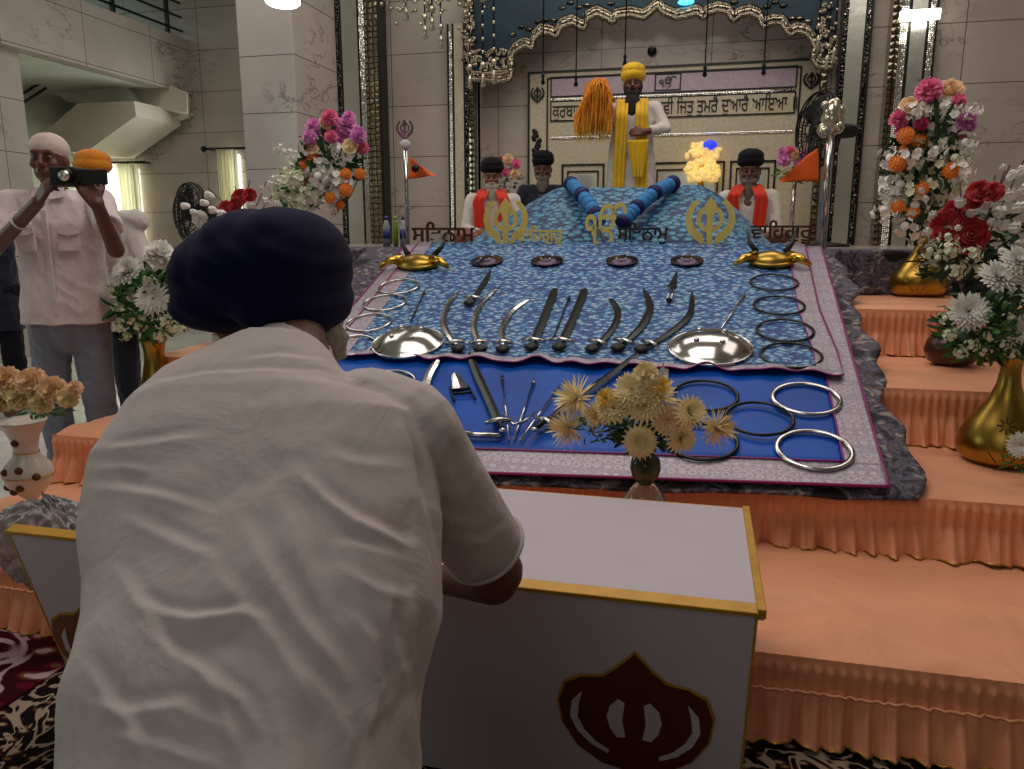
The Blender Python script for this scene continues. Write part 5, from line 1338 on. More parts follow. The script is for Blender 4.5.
# ------------------------------------------------------------------ people
CAMP = Vector((0, 0, CH))
def mpp(px, py, Y): return (P(px, py, Y=Y)-CAMP).dot(fw)/FPX
def head_prims(g, Q, neck=.07):
    """face looks along local -Y; origin at the middle of the head"""
    def e(c, r): g.ell((0, 0, 0), 1, Q @ Matrix.Translation(c) @ Matrix.Diagonal((*r, 1)), 18, 12)
    def c(a, b, ra, rb): 
        s_ = Q.to_scale().x; g.cap(Q @ Vector(a), Q @ Vector(b), ra*s_, rb*s_, 10)
    e((0, .01, .03), (.077, .094, .09)); e((0, -.02, -.045), (.060, .070, .062)); e((0, -.062, -.092), (.026, .024, .02))
    c((0, -.085, .025), (0, -.108, -.015), .010, .014); c((-.012, -.096, -.018), (.012, -.096, -.018), .010, .010)
    c((-.038, -.078, .040), (.038, -.078, .040), .012, .012); e((-.04, -.062, -.015), (.024, .022, .022)); e((.04, -.062, -.015), (.024, .022, .022))
    c((-.018, -.086, -.048), (.018, -.086, -.048), .007, .007); c((-.015, -.085, -.058), (.015, -.085, -.058), .008, .008)
    for s_ in (-1, 1): e((s_*.079, .012, -.002), (.010, .020, .032))
    c((0, .02, -.06), (0, .035, -.06-neck), .056, .058)
def sockets(Q):
    s_ = Q.to_scale().x; cs = [Q @ Vector((x, -.090, .016)) for x in (-.031, .031)]; ax = (Q.to_3x3() @ Vector((0, 1, 0))).normalized()
    def post(co, nr):
        for c in cs:
            d = np.linalg.norm(co-np.array(c), axis=1); k = np.exp(-(d/(.017*s_))**2)
            co = co+np.outer(k*.010*s_, np.array(ax))
        return co
    return post
def eyes(t, Q, body):
    for x in (-.031, .031):
        s_ = Q.to_scale().x
        e = obj('eye', G().ell(Q @ Vector((x, -.0705, .016)), .0125*s_, None, 12, 8), EYEW, body); obj_iris(Q, x, body)
EYEW = plain('eye_white', (120, 105, 96), .3, bump=0, var=.02)
def obj_iris(Q, x, body): obj('iris', G().ell((0, 0, 0), 1, Q @ Matrix.Translation((x, -.0815, .015)) @ Matrix.Diagonal((.0075, .003, .0065, 1)), 10, 6), M['black'], body)
def hand_prims(g, w_, f_, up_, curl=.6, s_=1.0, side=1, spread=.02):
    """wrist point, forward dir, back-of-hand dir; fingers curl away from up_"""
    w_ = Vector(w_); f_ = Vector(f_).normalized(); up_ = Vector(up_); up_ = (up_-f_*up_.dot(f_)).normalized(); r_ = f_.cross(up_)*side
    for i, (o, L) in enumerate(((-.030, .072), (-.010, .080), (.010, .074), (.029, .058))):
        k0 = w_+r_*o*.6*s_; k1 = w_+f_*.085*s_*(1-.04*abs(i-1))+r_*o*s_
        g.cap(k0, k1, .015*s_, .012*s_, 8)
        p = k1; a = curl*.4; 
        for j, q in enumerate((.42, .32, .26)):
            d = (f_*math.cos(a)-up_*math.sin(a)+r_*(o*spread*20/ .6 if j == 0 else 0)*.05).normalized(); e = p+d*L*q*s_
            g.cap(p, e, (.0095-.001*j)*s_, (.0088-.001*j)*s_, 8); p = e; a += curl
    b = w_+f_*.025*s_-r_*.025*s_; m_ = b+(f_*.6-r_*.7-up_*.25).normalized()*.038*s_; e = m_+(f_*.85-r_*.1-up_*.45).normalized()*.032*s_
    g.cap(w_+f_*.01*s_, b, .016*s_, .014*s_, 8); g.cap(b, m_, .0135*s_, .011*s_, 8); g.cap(m_, e, .0105*s_, .009*s_, 8)
def turban(t, Q, mat, big=1.0, layers=9, name='turban', tall=1.0):
    g = G(); s_ = Q.to_scale().x
    def e(c, r): g.ell((0, 0, 0), 1, Q @ Matrix.Translation(c) @ Matrix.Diagonal((*r, 1)), 24, 16)
    e((0, .02, .088), (.104*big, .118*big, .062*big*tall)); e((0, .025, .125*tall), (.098*big, .112*big, .058*big*tall))
    Qi = Q.inverted()
    def post(co, nr):
        L = np.array([Qi @ Vector(c) for c in co]); ph = (L[:, 2]-.9*np.abs(L[:, 0])*(L[:, 1] < .03))*2*PI/.016+np.sign(L[:, 0])*.8
        return co+nr*(.0022*s_*np.sin(ph))[:, None]
    return obj(name, remesh(g, .0055*s_, 3, post, 'turban'), mat, t)
def beard(t, Q, mat, length=.16, wid=.06, name='beard'):
    g = G()
    def e(c, r): g.ell((0, 0, 0), 1, Q @ Matrix.Translation(c) @ Matrix.Diagonal((*r, 1)), 16, 12)
    e((0, -.040, -.070), (.066, .066, .042)); e((0, -.075, -.10-length*.25), (wid*.95, .032, .03+length*.35)); e((0, -.085, -.10-length*.6), (wid*.6, .022, length*.42))
    for s_ in (-1, 1): e((s_*.066, -.012, -.03), (.014, .034, .045))
    e((0, -.098, -.036), (.034, .012, .009))
    def post(co, nr):
        n_ = np.array([noise.noise(Vector((c[0]*120, c[1]*120, c[2]*25))) for c in co]); return co+nr*(n_*.006)[:, None]
    return obj(name, remesh(g, .006*Q.to_scale().x, 2, post, 'beard'), mat, t)
def wrinkle(amp=.006, s_=9, seed=0, stretch=(1, 1, .45)):
    def post(co, nr):
        a = np.array([noise.noise(Vector((c[0]*s_*stretch[0]+seed, c[1]*s_*stretch[1], c[2]*s_*stretch[2]))) for c in co])
        b = np.array([abs(noise.noise(Vector((c[0]*s_*1.3+c[2]*s_*.9+seed, c[1]*s_*1.3, c[2]*s_*.8)))) for c in co])
        return co+nr*(amp*a-amp*1.4*b)[:, None]
    return post
def HQ(px, py, Y, yaw=0, pitch=0, s_=1.0, roll=0):
    return Matrix.Translation(P(px, py, Y=Y)) @ Matrix.Rotation(yaw, 4, 'Z') @ Matrix.Rotation(pitch, 4, 'X') @ Matrix.Rotation(roll, 4, 'Y') @ Matrix.Scale(s_, 4)

# ---- the kneeling man bending over the boards, seen from behind
fm = thing('person', 'man from behind in navy turban and white short-sleeved kurta, bending over the white board', 'person', (-.5, .8, 0))
ringsd = [(960, 104, 404, .66, .17), (860, 106, 404, .665, .17), (769, 110, 404, .69, .165), (700, 108, 409, .73, .16), (620, 120, 432, .79, .155), (560, 122, 436, .84, .15), (500, 112, 432, .89, .145), (450, 116, 424, .93, .135),
          (415, 142, 402, .96, .12), (392, 172, 378, .98, .10), (370, 214, 350, 1.0, .08), (356, 240, 334, 1.02, .07)]
def torso(g, shrink=0.0):
    q = []
    for (py, x0, x1, Y, b) in ringsd:
        a, c = P(x0, py, Y=Y), P(x1, py, Y=Y); m_ = (a+c)/2; q.append((m_, (c-a).length/2-shrink, b-shrink))
    vs = []; n = 40; K = len(q)
    for i, (m_, a, b) in enumerate(q):
        t_ = (q[min(i+1, K-1)][0]-q[max(i-1, 0)][0]).normalized(); u = Vector((1, 0, 0)); u = (u-t_*u.dot(t_)).normalized(); w_ = t_.cross(u)
        for k in range(n):
            th = 2*PI*k/n; ca, sa = math.cos(th), math.sin(th); e = .82
            vs.append(m_+u*(a*math.copysign(abs(ca)**e, ca))+w_*(b*math.copysign(abs(sa)**e, sa)))
    fs = [(i*n+k, i*n+(k+1) % n, (i+1)*n+(k+1) % n, (i+1)*n+k) for i in range(K-1) for k in range(n)]
    fs += [tuple(range(n))[::-1], tuple((K-1)*n+k for k in range(n))]
    g.add(vs, fs)
sh = P(402, 436, Y=.98); el = P(497, 564, Y=1.165); hp = Vector((-.50, 1.40, .64))
sl = P(150, 462, Y=.98); ell_ = Vector((-.86, 1.20, .82)); hl = Vector((-.80, 1.40, .66))
# body
g = G(); torso(g, .03)
Qh = Matrix.Translation(P(276, 300, Y=1.16)) @ Matrix.Rotation(R(168), 4, 'Z') @ Matrix.Rotation(R(-6), 4, 'X')
head_prims(g, Qh, .05)
g.cap(P(290, 338, Y=1.12), P(290, 372, Y=1.02), .058, .062)
g.cap(sh, el, .048, .040); g.cap(el+Vector((0, 0, -.012)), el+Vector((-.008, .01, -.035)), .045, .042); g.cap(el+Vector((-.008, .01, -.035)), hp, .042, .028)
hand_prims(g, hp, (-.2, .9, -.25), (0, .3, 1), .9, 1, 1)
g.cap(sl, ell_, .048, .040); g.cap(ell_, hl, .040, .028); hand_prims(g, hl, (.2, .9, -.25), (0, .3, 1), .9, 1, -1)
for sx in (-.64, -.36): g.cap((sx, .62, .62), (sx, .95, .42), .09, .065); g.cap((sx, .95, .42), (sx, .62, .09), .06, .045); g.cap((sx, .60, .05), (sx, .80, .045), .04, .035)
body = obj('body', remesh(g, .006, 3, sockets(Qh), 'body'), M['skin_dark'], fm)
eyes(fm, Qh, body)
# turban
g = G(); k = mpp(262, 270, 1.15)
for (px, py, rx_, ry_, rz_, dy) in ((282, 268, 57, 92, 55, 0), (238, 274, 55, 88, 51, 0), (294, 300, 46, 88, 38, 0), (240, 298, 50, 86, 36, 0), (286, 240, 47, 75, 32, 0), (258, 248, 52, 80, 38, 0), (304, 268, 36, 85, 52, 0), (262, 272, 68, 95, 54, 0), (306, 302, 36, 84, 36, 0), (226, 302, 38, 80, 30, 0)):
    g.ell(P(px, py, Y=1.16+dy), (rx_*k, ry_*k, rz_*k), None, 24, 16)
Cb = P(262, 336, Y=1.16)
def tpost(co, nr):
    low_ = Cb.z; z = co[:, 2]; z2 = np.where(z < low_+.004, low_+.004+(z-low_-.004)*.25, z); co = co.copy(); co[:, 2] = z2
    ph = (co[:, 2]*1.0+(co[:, 0]-Cb.x)*.55)*2*PI/.034
    return co+nr*(.0009*np.sin(ph)+.003*vnoise(co, 7))[:, None]
obj('turban', remesh(g, .005, 26, tpost, 'turban'), M['navy_turban'], fm)
# beard glimpsed at the right of the neck
g = G()
for (px, py, r, yy) in ((332, 332, 9, 1.19), (336, 342, 8, 1.2), (334, 322, 8, 1.2), (338, 352, 7, 1.22), (340, 338, 7, 1.22)): g.ell(P(px, py, Y=yy), (r*k*1.1, r*k*1.8, r*k*1.5))
obj('beard', remesh(g, .005, 2, lambda co, nr: co+nr*(vnoise(co, 110)*.005)[:, None], 'beard'), M['white_hair'], fm)
# kurta with folds
CRE = [  # (points in the picture, height, width in px)
    ([(84, 450), (125, 447), (175, 440), (210, 436)], 5, 5), ([(80, 487), (125, 489), (170, 498), (215, 512)], 5, 5), ([(82, 466), (130, 468), (160, 472)], 3, 4),
    ([(118, 515), (150, 530), (190, 548), (225, 562)], 5, 7), ([(130, 598), (160, 612), (190, 618), (240, 612), (275, 622)], 9, 6), ([(135, 620), (170, 650), (205, 672), (240, 700), (262, 740)], 8, 7),
    ([(205, 560), (240, 600), (275, 640), (300, 680), (320, 720)], 7, 9), ([(230, 500), (262, 560), (300, 620), (332, 660), (352, 690)], 8, 10),
    ([(286, 458), (320, 495), (355, 520), (400, 540), (420, 548)], 9, 7), ([(262, 480), (290, 520), (310, 580), (330, 640)], 6, 12), ([(330, 540), (370, 548), (410, 560)], 5, 6), ([(330, 560), (380, 590), (415, 600)], 4, 6),
    ([(318, 450), (355, 462), (410, 468)], 4, 7), ([(350, 610), (372, 640), (380, 690), (372, 740)], 7, 8), ([(395, 580), (388, 620), (400, 670), (392, 720)], 7, 8), ([(415, 590), (412, 640), (408, 700), (402, 769)], 6, 6),
    ([(78, 700), (130, 712), (180, 705), (240, 735)], 6, 8), ([(75, 650), (100, 690), (140, 735), (150, 769)], 6, 8), ([(180, 640), (215, 690), (235, 740), (240, 769)], 6, 7), ([(290, 650), (330, 700), (350, 740), (352, 769)], 6, 8),
    ([(110, 560), (130, 590), (165, 640), (185, 690)], 5, 8), ([(100, 730), (160, 745), (220, 769)], 5, 7),
    ([(400, 420), (412, 450), (420, 490), (438, 540)], 6, 4), ([(440, 440), (450, 480), (470, 520)], 4, 8), ([(455, 545), (485, 540), (510, 522)], 5, 4), ([(425, 500), (450, 520), (480, 528)], 5, 6), ([(430, 540), (455, 535), (480, 545)], 4, 5),
    ([(126, 398), (160, 382), (205, 373), (262, 371), (320, 374), (360, 384)], 5, 3), ([(236, 360), (280, 356), (334, 362)], 4, 3)]
VAL = [([(250, 470), (215, 500), (200, 530)], 6, 12), ([(285, 450), (250, 500)], 5, 12), ([(412, 500), (405, 560), (425, 620)], 7, 9), ([(150, 632), (200, 640), (250, 640)], 7, 8), ([(300, 480), (345, 530), (400, 560)], 5, 8), ([(110, 470), (150, 478)], 5, 5), ([(408, 425), (422, 470), (432, 520), (446, 568)], 8, 4)]
def proj_np(co):
    d = co-np.array(CAMP); zz = d @ np.array(fw); return np.stack([512+FPX*(d @ np.array(rt))/zz, 384.5-FPX*(d @ np.array(upv))/zz], 1), zz
def folds(co, nr):
    px, zz = proj_np(co); face = np.clip(-(nr @ np.array(fw))*1.5+.3, 0, 1); h = np.zeros(len(co))
    for lst, sg in ((CRE, 1), (VAL, -1)):
        for pts, amp, wid in lst:
            best = np.full(len(co), 1e9); side = np.zeros(len(co)); tt = np.zeros(len(co)); n_ = len(pts)-1
            for i in range(n_):
                a = np.array(pts[i], float); b = np.array(pts[i+1], float); ab = b-a; L = ab @ ab
                t_ = np.clip(((px-a) @ ab)/L, 0, 1); q = px-(a+t_[:, None]*ab); d = np.linalg.norm(q, axis=1); m_ = d < best
                side = np.where(m_, (q[:, 0]*ab[1]-q[:, 1]*ab[0])/math.sqrt(L), side); tt = np.where(m_, (i+t_)/n_, tt); best = np.where(m_, d, best)
            taper = np.sin(np.clip(tt, 0, 1)*PI)**.9
            sharp = np.where(side > 0, wid*.7, wid*1.7)          # steep on one side, soft on the other
            h += sg*amp*(.00095*np.exp(-np.sqrt(best**2+2.0)/sharp) if sg > 0 else .0008*np.exp(-(best/(sharp*1.2))**2))*taper
            if sg > 0: h -= amp*.00045*np.exp(-((side-wid*1.5)/(wid*1.1))**2)*taper*(best < wid*5)
    rough_ = .0035*vnoise(co, 9, 3)+.0022*vnoise(co, 22, 8)-.003*np.abs(vnoise(co*np.array([1, 1, .5]), 16, 5))
    X_, Z_ = co[:, 0], co[:, 2]; al = X_*.62-Z_*.78; ac = X_*.78+Z_*.62; low2 = np.clip((1.0-Z_)/.35, 0, 1)
    wob = vnoise(co, 3.5, 2)*.05
    def ridge(fa, fc, sd): 
        q = np.array([noise.noise(Vector((a_*fa+sd, c_*fc, sd))) for a_, c_ in zip(al, ac+wob)]); return (1-np.minimum(1, np.abs(q)*3.2))**2
    rough_ = rough_+low2*(.0075*ridge(2.6, 9.5, 1.3)+.004*ridge(5, 19, 4.7))-.002
    low_ = np.clip((1.05-co[:, 2])/.5, 0, 1)
    return co+nr*((h*face)+rough_*(.5+low_))[:, None]
g = G(); torso(g)
g.cap(P(168, 428, Y=.985), P(150, 462, Y=.96), .062, .078); g.cap(P(372, 418, Y=.985), sh, .075, .084)
e2 = el-(el-sh).normalized()*.040
g.tube([sh, sh.lerp(e2, .5), e2], [.084, .074, .066], 24)
sl2 = sl.lerp(ell_, .8); g.tube([sl, sl2], [.074, .06], 24)
g.tube([P(283, 384, Y=1.0), P(284, 368, Y=1.043), P(285, 359, Y=1.068)], [.085, .072, .066], 24)
obj('kurta', remesh(g, .0048, 5, folds, 'kurta'), M['shirt'], fm)
dd = (el-sh).normalized(); pts = []
u_ = dd.cross(Vector((0, 1, 0))).normalized(); w2 = dd.cross(u_)
obj('sleeve_hem', G().tube([e2-dd*.012+(u_*math.cos(a*PI/16)+w2*math.sin(a*PI/16))*.0672 for a in range(32)], [.004]*32, 6, closed=True, flat=1), M['shirt'], fm)
obj('collar', G().grid(40, 5, lambda u, v: tuple(P(285, 364-14*v, Y=1.056+.025*v)+Vector((math.cos(2*PI*u)*(.076-.004*v), math.sin(2*PI*u)*(.072-.004*v), .004*math.sin(2*PI*u)))), True), M['shirt'], fm, solid=.004)
obj('steel_bangle', G().tube([hp.lerp(el, .25)+Vector((.034*math.cos(a*PI/12), .0, .034*math.sin(a*PI/12))) for a in range(24)], .004, 6, closed=True), M['steel'], fm)

# ---- standing figures
def standing(label, hx, hy, Y, yaw, skin, shirt, trousers, larm, rarm, width=.2, voxel=.008, head_s=1.0, z0=0.0, shirt_len=.78, name='person', neckdrop=.15, feet=True, belly=1.0, pitch=0):
    """arms: (elbow, wrist, hand forward, hand back-of-hand) in world coordinates; l = picture left"""
    t = thing(name, label, 'person', (P(hx, hy, Y=Y).x, Y, z0)); c = P(hx, hy, Y=Y); Q = HQ(hx, hy, Y, yaw, pitch, head_s)
    g = G(); head_prims(g, Q, .08)
    ca, sa = math.cos(yaw), math.sin(yaw); rv = Vector((ca, sa, 0)); fv = Vector((sa, -ca, 0))
    zs = c.z-neckdrop*1.32; ch = Vector((c.x, c.y+.02, zs)); hipz = z0+(c.z-z0)*.56
    SLf, SRt = ch-rv*width, ch+rv*width; hip = Vector((c.x, c.y+.02, hipz))
    g.cap(SLf, SRt, .055, .055); g.cap(ch+Vector((0, 0, -.10))-rv*width*.45, ch+Vector((0, 0, -.10))+rv*width*.45, .10, .10)
    g.cap(ch+Vector((0, 0, -.1)), hip, .12, .125); g.cap(hip-rv*.07, hip+rv*.07, .11, .11); g.cap(Q @ Vector((0, .03, -.1)), ch, .055, .07)
    arms = []
    for S_, (E_, W_, hf, hb), sd in ((SLf, larm, 1), (SRt, rarm, -1)):
        g.cap(S_, E_, .045, .038); g.cap(E_, W_, .038, .027); hand_prims(g, W_, hf, hb, .75, 1.0, sd); arms.append((S_, Vector(E_), Vector(W_)))
    for sg in (-1, 1):
        h_ = hip+rv*sg*.09; kn = Vector((h_.x+rv.x*sg*.02, h_.y+rv.y*sg*.02, z0+(hipz-z0)*.52))+fv*.02; an = Vector((kn.x, kn.y, z0+.09))-fv*.03
        g.cap(h_, kn, .08, .055); g.cap(kn, an, .053, .036); g.cap(an+Vector((0, 0, -.03)), an+fv*.16+Vector((0, 0, -.055)), .038, .03)
    b = obj('body', remesh(g, voxel*.8, 2, sockets(Q), 'body'), M[skin], t); eyes(t, Q, b)
    # trousers
    if trousers:
        g = G(); g.cap(hip-rv*.075+Vector((0, 0, .02)), hip+rv*.075+Vector((0, 0, .02)), .128, .128); g.cap(hip+fv*.035+Vector((0, 0, .05)), hip+fv*.03+Vector((0, 0, -.12)), .12, .085)
        for sg in (-1, 1):
            h_ = hip+rv*sg*.09; kn = Vector((h_.x+rv.x*sg*.02, h_.y+rv.y*sg*.02, z0+(hipz-z0)*.52))+fv*.02; an = Vector((kn.x, kn.y, z0+.06))-fv*.03
            g.cap(h_, kn, .105, .08); g.tube([kn, an], [.08, .07], 16)
        obj('trousers', remesh(g, voxel, 2, wrinkle(.009, 11), 'trousers'), M[trousers], t)
    return t, Q, ch, hip, rv, fv, arms
def shirt_on(t, ch, hip, rv, fv, arms, mat, frac, bot, width, voxel=.008, nm='shirt', rad=.15, flare=0):
    g = G(); b_ = Vector((hip.x, hip.y, bot))
    g.cap(ch-rv*width+Vector((0, 0, 0)), ch+rv*width, .068, .068)
    n = 30; rows = [(ch.z+.05, .09, .085), (ch.z+.01, width*.9, .10), (ch.z-.10, width*.98, rad*.92), (ch.z-.25, width*.93, rad), (ch.z-.42, width*.97+flare*.3, rad*1.06), (bot+.06, width*1.02+flare, rad*1.12+flare*.6), (bot, width*1.04+flare, rad*1.14+flare*.6)]
    vs = []
    for (z, a, b) in rows:
        for k in range(n):
            th = 2*PI*k/n; vs.append(Vector((ch.x, ch.y, z))+rv*a*math.cos(th)+fv*b*math.sin(th))
    K = len(rows); fs = [(i*n+k, i*n+(k+1) % n, (i+1)*n+(k+1) % n, (i+1)*n+k) for i in range(K-1) for k in range(n)]+[tuple(range(n))[::-1], tuple((K-1)*n+k for k in range(n))]
    g.add(vs, fs)
    for (S_, E_, W_), f_ in zip(arms, frac):
        if f_ <= 1: g.tube([S_, S_.lerp(E_, f_)], [.075, .062], 18)
        else: g.cap(S_, E_, .072, .058); g.tube([E_, E_.lerp(W_, f_-1)], [.058, .045], 18)
    return obj(nm, remesh(g, voxel, 3, wrinkle(.010, 9), nm), M[mat], t)
Y1 = 3.25
le = (P(-14, 258, Y=2.98), P(38, 202, Y=2.84), (.62, -.1, .62), (-.4, -.85, .2)); re_ = (P(116, 250, Y=3.02), P(97, 204, Y=2.88), (-.45, -.1, .8), (.6, -.7, .2))
t, Q, ch, hip, rv, fv, arms = standing('man in pinkish-white short-sleeved shirt and white head cover filming with a black camera', 49, 162, Y1, R(22), 'skin_dark', None, 'jeans', le, re_, .205, neckdrop=.145)
shirt_on(t, ch, hip, rv, fv, arms, 'pink_shirt', (.62, .55), P(50, 322, Y=Y1).z, .215, rad=.15)
g = G(); g.ell((0, 0, 0), 1, Q @ Matrix.Translation((0, .018, .062)) @ Matrix.Diagonal((.088, .106, .078, 1)), 20, 14)
obj('head_cover', remesh(g, .006, 3, lambda co, nr: co+nr*(.003*vnoise(co, 25))[:, None], 'head_cover'), M['cap_cloth'], t)
obj('placket', G().box(ch+fv*.158+Vector((0, 0, -.29)), (.03, .012, .50), None), M['pink_shirt'], t, smooth=False, bevel=.003)
for sg in (-1, 1):
    c = ch+fv*.150+rv*sg*.095+Vector((0, 0, -.15)); Mp = Matrix.Translation(c) @ Matrix.Rotation(R(22)+sg*.25, 4, 'Z')
    pk = obj('pocket', G().box((0, 0, -.03), (.095, .012, .11), Mp), M['pink_shirt'], t, smooth=False, bevel=.003); obj('pocket_flap', G().prism([[(-.05, .0), (-.05, -.028), (0, -.042), (.05, -.028), (.05, 0)]], .018, Mp @ Matrix.Translation((0, .0, .03)) @ Matrix.Rotation(R(90), 4, 'X')), M['pink_shirt'], pk, smooth=False)
for sg in (-1, 1):
    Mc = Matrix.Translation(ch+fv*.085+Vector((0, 0, .045))) @ Matrix.Rotation(R(22), 4, 'Z') @ Matrix.Rotation(R(60), 4, 'X')
    lp = [(sg*.005, -.045), (sg*.075, -.03), (sg*.07, .025), (sg*.03, .02)]; obj('collar', G().prism([lp if sg > 0 else lp[::-1]], .006, Mc), M['pink_shirt'], t, smooth=False, bevel=.002)
wr = le[1].lerp(le[0], .32); ax = (le[1]-le[0]).normalized(); u_ = ax.cross(Vector((0, 1, 0))).normalized(); w_ = ax.cross(u_)
obj('bangle', G().tube([wr+(u_*math.cos(a*PI/12)+w_*math.sin(a*PI/12))*.040 for a in range(24)], .0045, 6, closed=True), M['white_cloth'], t)
# the camera he holds
cp = P(70, 177, Y=2.86); Mq = Matrix.Translation(cp) @ Matrix.Rotation(R(20), 4, 'Z')
cm = thing('camcorder', 'black camcorder with open side screen held up before the face of the filming man', 'camera', cp)
obj('camera_body', G().box((-.01, 0, 0), (.11, .10, .08), Mq), M['black'], cm, smooth=False, bevel=.01)
g = G(); g.tube([Mq @ Vector((.012, -.05, 0)), Mq @ Vector((.012, -.085, 0))], .030, 20); ln = obj('lens_barrel', g, M['dark_steel'], cm)
obj('lens_glass', G().tube([Mq @ Vector((.012, -.084, 0)), Mq @ Vector((.012, -.087, 0))], .022, 20), M['mirror'], ln)
obj('screen', G().box((.105, -.02, .0), (.11, .014, .062), Mq), M['black'], cm, smooth=False, bevel=.004)
obj('hand_strap', G().box((-.05, 0, -.005), (.02, .07, .035), Mq), M['black'], cm, smooth=False, bevel=.006)
# man behind him
Y2 = 4.1
c2 = P(93, 178, Y=Y2)
le = (P(108, 262, Y=Y2-.1), P(100, 232, Y=Y2-.3), (-.1, -.4, .9), (.3, -.8, 0)); re_ = (P(146, 262, Y=Y2), P(142, 312, Y=Y2-.08), (0, -.1, -1), (1, 0, 0))
t, Q, ch, hip, rv, fv, arms = standing('man in orange turban and white shirt standing behind the man filming', 92, 180, Y2, R(5), 'skin_dark', None, 'dark_cloth', le, re_, .19, neckdrop=.185)
shirt_on(t, ch+Vector((.07, 0, 0)), hip+Vector((.07, 0, 0)), rv, fv, arms, 'white_cloth', (1.6, 1.7), P(90, 328, Y=Y2).z, .20)
turban(t, Q, M['orange_turban'], 1.0); beard(t, Q, M['dark_hair'], .05)
# man cut by the left edge
Y3 = 4.6
a1_ = (P(-40, 262, Y=Y3), P(-38, 305, Y=Y3), (0, 0, -1), (-1, 0, 0)); a2_ = (P(-4, 258, Y=Y3), P(0, 300, Y=Y3), (0, 0, -1), (1, 0, 0))
t, Q, ch, hip, rv, fv, arms = standing('man in dark navy shirt mostly cut off by the left picture edge', -22, 195, Y3, R(10), 'skin_dark', None, 'black_turban', a1_, a2_, .19)
shirt_on(t, ch, hip, rv, fv, arms, 'dark_cloth', (1.5, 1.5), P(0, 330, Y=Y3).z, .195); turban(t, Q, M['navy_turban'])

# ---- the attendant with the whisk
Y4 = 7.35; zst = 1.22
le = (P(604, 122, Y=Y4-.02), P(609, 104, Y=Y4-.14), (-.2, -.3, .9), (-.4, -.8, 0)); re_ = (P(665, 128, Y=Y4-.02), P(644, 132, Y=Y4-.2), (-1, -.1, .02), (0, -1, .3))
t, Q, ch, hip, rv, fv, arms = standing('attendant in yellow turban, white robe and yellow scarf standing and waving a whisk', 633, 86, Y4, R(4), 'skin_dark', None, None, le, re_, .20, voxel=.009, z0=zst, neckdrop=.15, head_s=1.0)
shirt_on(t, ch, hip, rv, fv, arms, 'white_cloth', (1.75, 1.75), 1.32, .205, .011, 'robe', .15, .05)
turban(t, Q, M['yellow_cloth'], 1.1, tall=1.08); beard(t, Q, M['dark_hair'], .20, .07)
def scarf(sg, length, wd, x0):
    def f(u, v):
        z = ch.z+.075-length*v; x = x0+sg*.02*v; k = min(1, v*6)
        fy = .07+.105*k if v > .03 else .07
        p = ch+rv*(x+(u-.5)*wd*(1-.35*(v > .6)*(v-.6)))+fv*(fy+.008*math.sin(u*15))
        return (p.x, p.y, z)
    return f
for sg in (-1, 1): obj('scarf', G().grid(14, 30, scarf(sg, .86 if sg < 0 else .80, .10, sg*.085)), M['yellow_cloth'], t, solid=.012)
# lower gathered sash end
obj('sash_end', G().grid(14, 20, lambda u, v: (P(638+(u-.5)*22*(1-.55*v), 140+38*v, Y=Y4-.22).x, Y4-.22+.012*math.sin(u*22), P(638, 140+38*v, Y=Y4-.22).z)), M['yellow_cloth'], t, solid=.01)
# whisk
wk = thing('fly_whisk', 'large fluffy orange and yellow ceremonial whisk raised beside the attendant', 'whisk', P(611, 100, Y=Y4-.16))
obj('handle', G().tube([P(612, 112, Y=Y4-.16), P(608, 90, Y=Y4-.16), P(604, 82, Y=Y4-.16)], [.018, .016, .02], 10), M['steel'], wk)
random.seed(12)
def strands(n, seed, r0, tip):
    random.seed(seed); g = G()
    for k in range(n):
        sx = random.gauss(0, 1); a = P(603+random.uniform(-5, 4), 82+random.uniform(-3, 4), Y=Y4-.16)
        tx = 592+random.uniform(-19, 20); ty = random.uniform(118, tip)
        m_ = P(595+(tx-592)*.82, 80+random.uniform(-2, 12)+((tx-596)/19)**2*20, Y=Y4-.16+random.gauss(0, .07)); e = P(tx, ty, Y=Y4-.16+random.gauss(0, .08))
        m2 = m_.lerp(e, .5)+Vector((random.gauss(0, .01), random.gauss(0, .01), 0)); g.tube([a, m_, m2, e], [r0, r0, r0*.8, r0*.25], 3, caps=False)
    return g
g = G(); g.ell(P(597, 102, Y=Y4-.16), (.135, .09, .20)); g.ell(P(598, 90, Y=Y4-.16), (.10, .08, .10))
obj('inner_bundle', remesh(g, .012, 4, lambda co, nr: co+nr*(.02*vnoise(co*np.array([1, 1, .25]), 30))[:, None], 'bundle'), plain('orange_whisk_fibre', (214, 112, 14), .8, scale=60, bump=.6), wk)
tag(obj('fibres', strands(520, 1, .006, 134), plain('orange_whisk_strands', (222, 124, 18), .8), wk), kind='stuff')
tag(obj('fibre_tips', strands(420, 2, .005, 144), plain('yellow_whisk_strands', (226, 176, 40), .8), wk), kind='stuff')

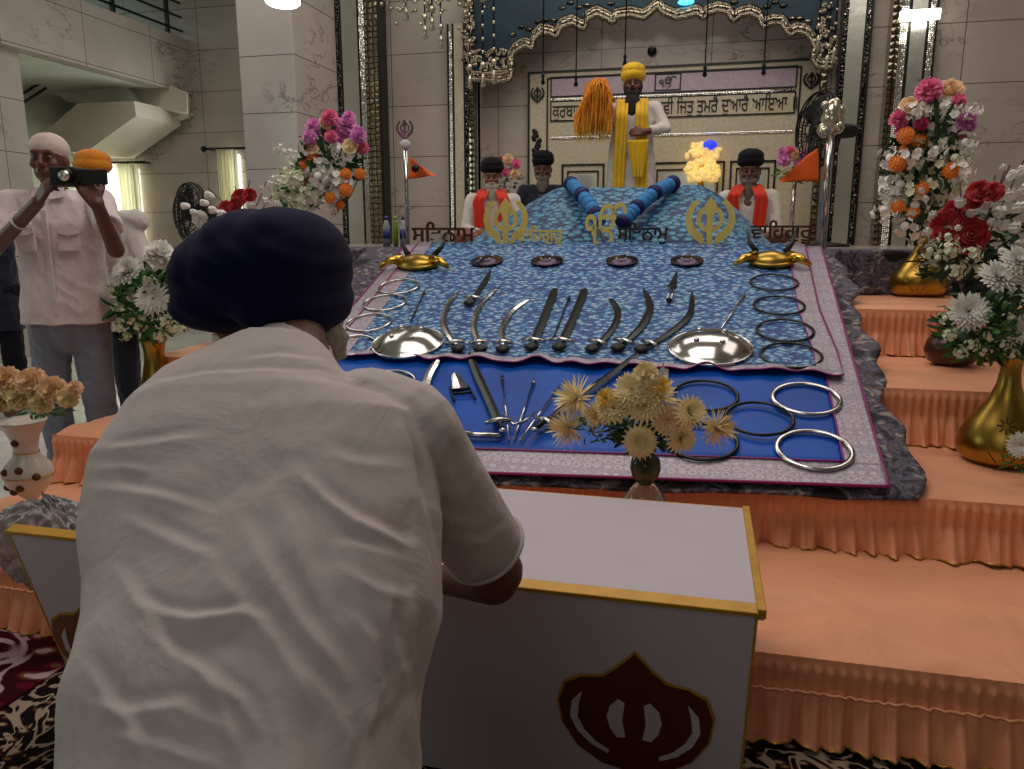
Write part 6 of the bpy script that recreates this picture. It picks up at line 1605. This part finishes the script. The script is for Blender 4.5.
# ---- seated men behind the mound
def seated(label, hx, hy, Y, tmat, skin, shirt, bmat, blen, scarfm=None, yaw=0, s_=1.0, bw=.05):
    c = P(hx, hy, Y=Y); t = thing('person', label, 'person', (c.x, Y, 1.22)); Q = HQ(hx, hy, Y, yaw, R(8), s_)
    g = G(); head_prims(g, Q, .07); ca, sa = math.cos(yaw), math.sin(yaw); rv = Vector((ca, sa, 0)); fv = Vector((sa, -ca, 0))
    ch = Vector((c.x, c.y+.03, c.z-.20*s_)); hip = Vector((c.x, c.y+.05, 1.34)); w_ = .19
    g.cap(ch-rv*w_, ch+rv*w_, .05, .05); g.cap(ch+Vector((0, 0, -.08)), hip, .12, .13); arms = []
    for sg in (-1, 1):
        S_ = ch+rv*sg*w_; E_ = S_+rv*sg*.05+fv*.06+Vector((0, 0, -.27)); W_ = ch+rv*sg*.08+fv*.30+Vector((0, 0, -.36)); W_.z = max(W_.z, 1.33); E_.z = max(E_.z, 1.36)
        g.cap(S_, E_, .045, .038); g.cap(E_, W_, .037, .027); hand_prims(g, W_, fv-rv*sg*.4, (0, 0, 1), .6, 1, -sg); arms.append((S_, E_, W_))
        kn = hip+rv*sg*.30+fv*.25+Vector((0, 0, -.03)); g.cap(hip+rv*sg*.09, kn, .085, .06); g.cap(kn, hip+fv*.32-rv*sg*.06+Vector((0, 0, -.06)), .05, .04)
    b = obj('body', remesh(g, .008, 2, sockets(Q), 'body'), M[skin], t); eyes(t, Q, b)
    shirt_on(t, ch, hip, rv, fv, arms, shirt, (1.7, 1.7), 1.25, w_, .011, 'robe', .14, .03)
    turban(t, Q, tmat, 1.05); beard(t, Q, bmat, blen, bw)
    if scarfm:
        for sg in (-1, 1):
            def f(u, v, sg=sg):
                p = ch+rv*(sg*(.07+.055*min(1, v*3)*(1-.4*v))+(u-.5)*.10)+fv*(.075+.10*min(1, v*5)+.006*math.sin(u*14))
                return (p.x, p.y, ch.z+.085-(ch.z-1.30)*v)
            obj('scarf', G().grid(12, 24, f), scarfm, t, solid=.012)
        obj('scarf', G().tube([ch+rv*.085*math.cos(a*PI/10)*-1-fv*.075*math.sin(a*PI/10)+fv*.06+Vector((0, 0, .085)) for a in range(11)], .022, 8), scarfm, t)
    return t
seated('seated man in black turban and orange scarf with long white beard, left', 492, 178, 7.0, M['black_turban'], 'skin', 'white_cloth', M['white_hair'], .24, M['red_cloth'], R(12), 1.0, .065)
seated('seated man in dark turban and dark coat with grey beard, behind mound', 543, 170, 7.35, M['black_turban'], 'skin_dark', 'dark_cloth', M['grey_hair'], .14, None, R(5), .97, .06)
seated('seated man in dark turban and orange-red scarf, right of the mound', 750, 172, 7.0, M['black_turban'], 'skin_dark', 'white_cloth', M['grey_hair'], .17, M['red_cloth'], R(-5), 1.03, .045)
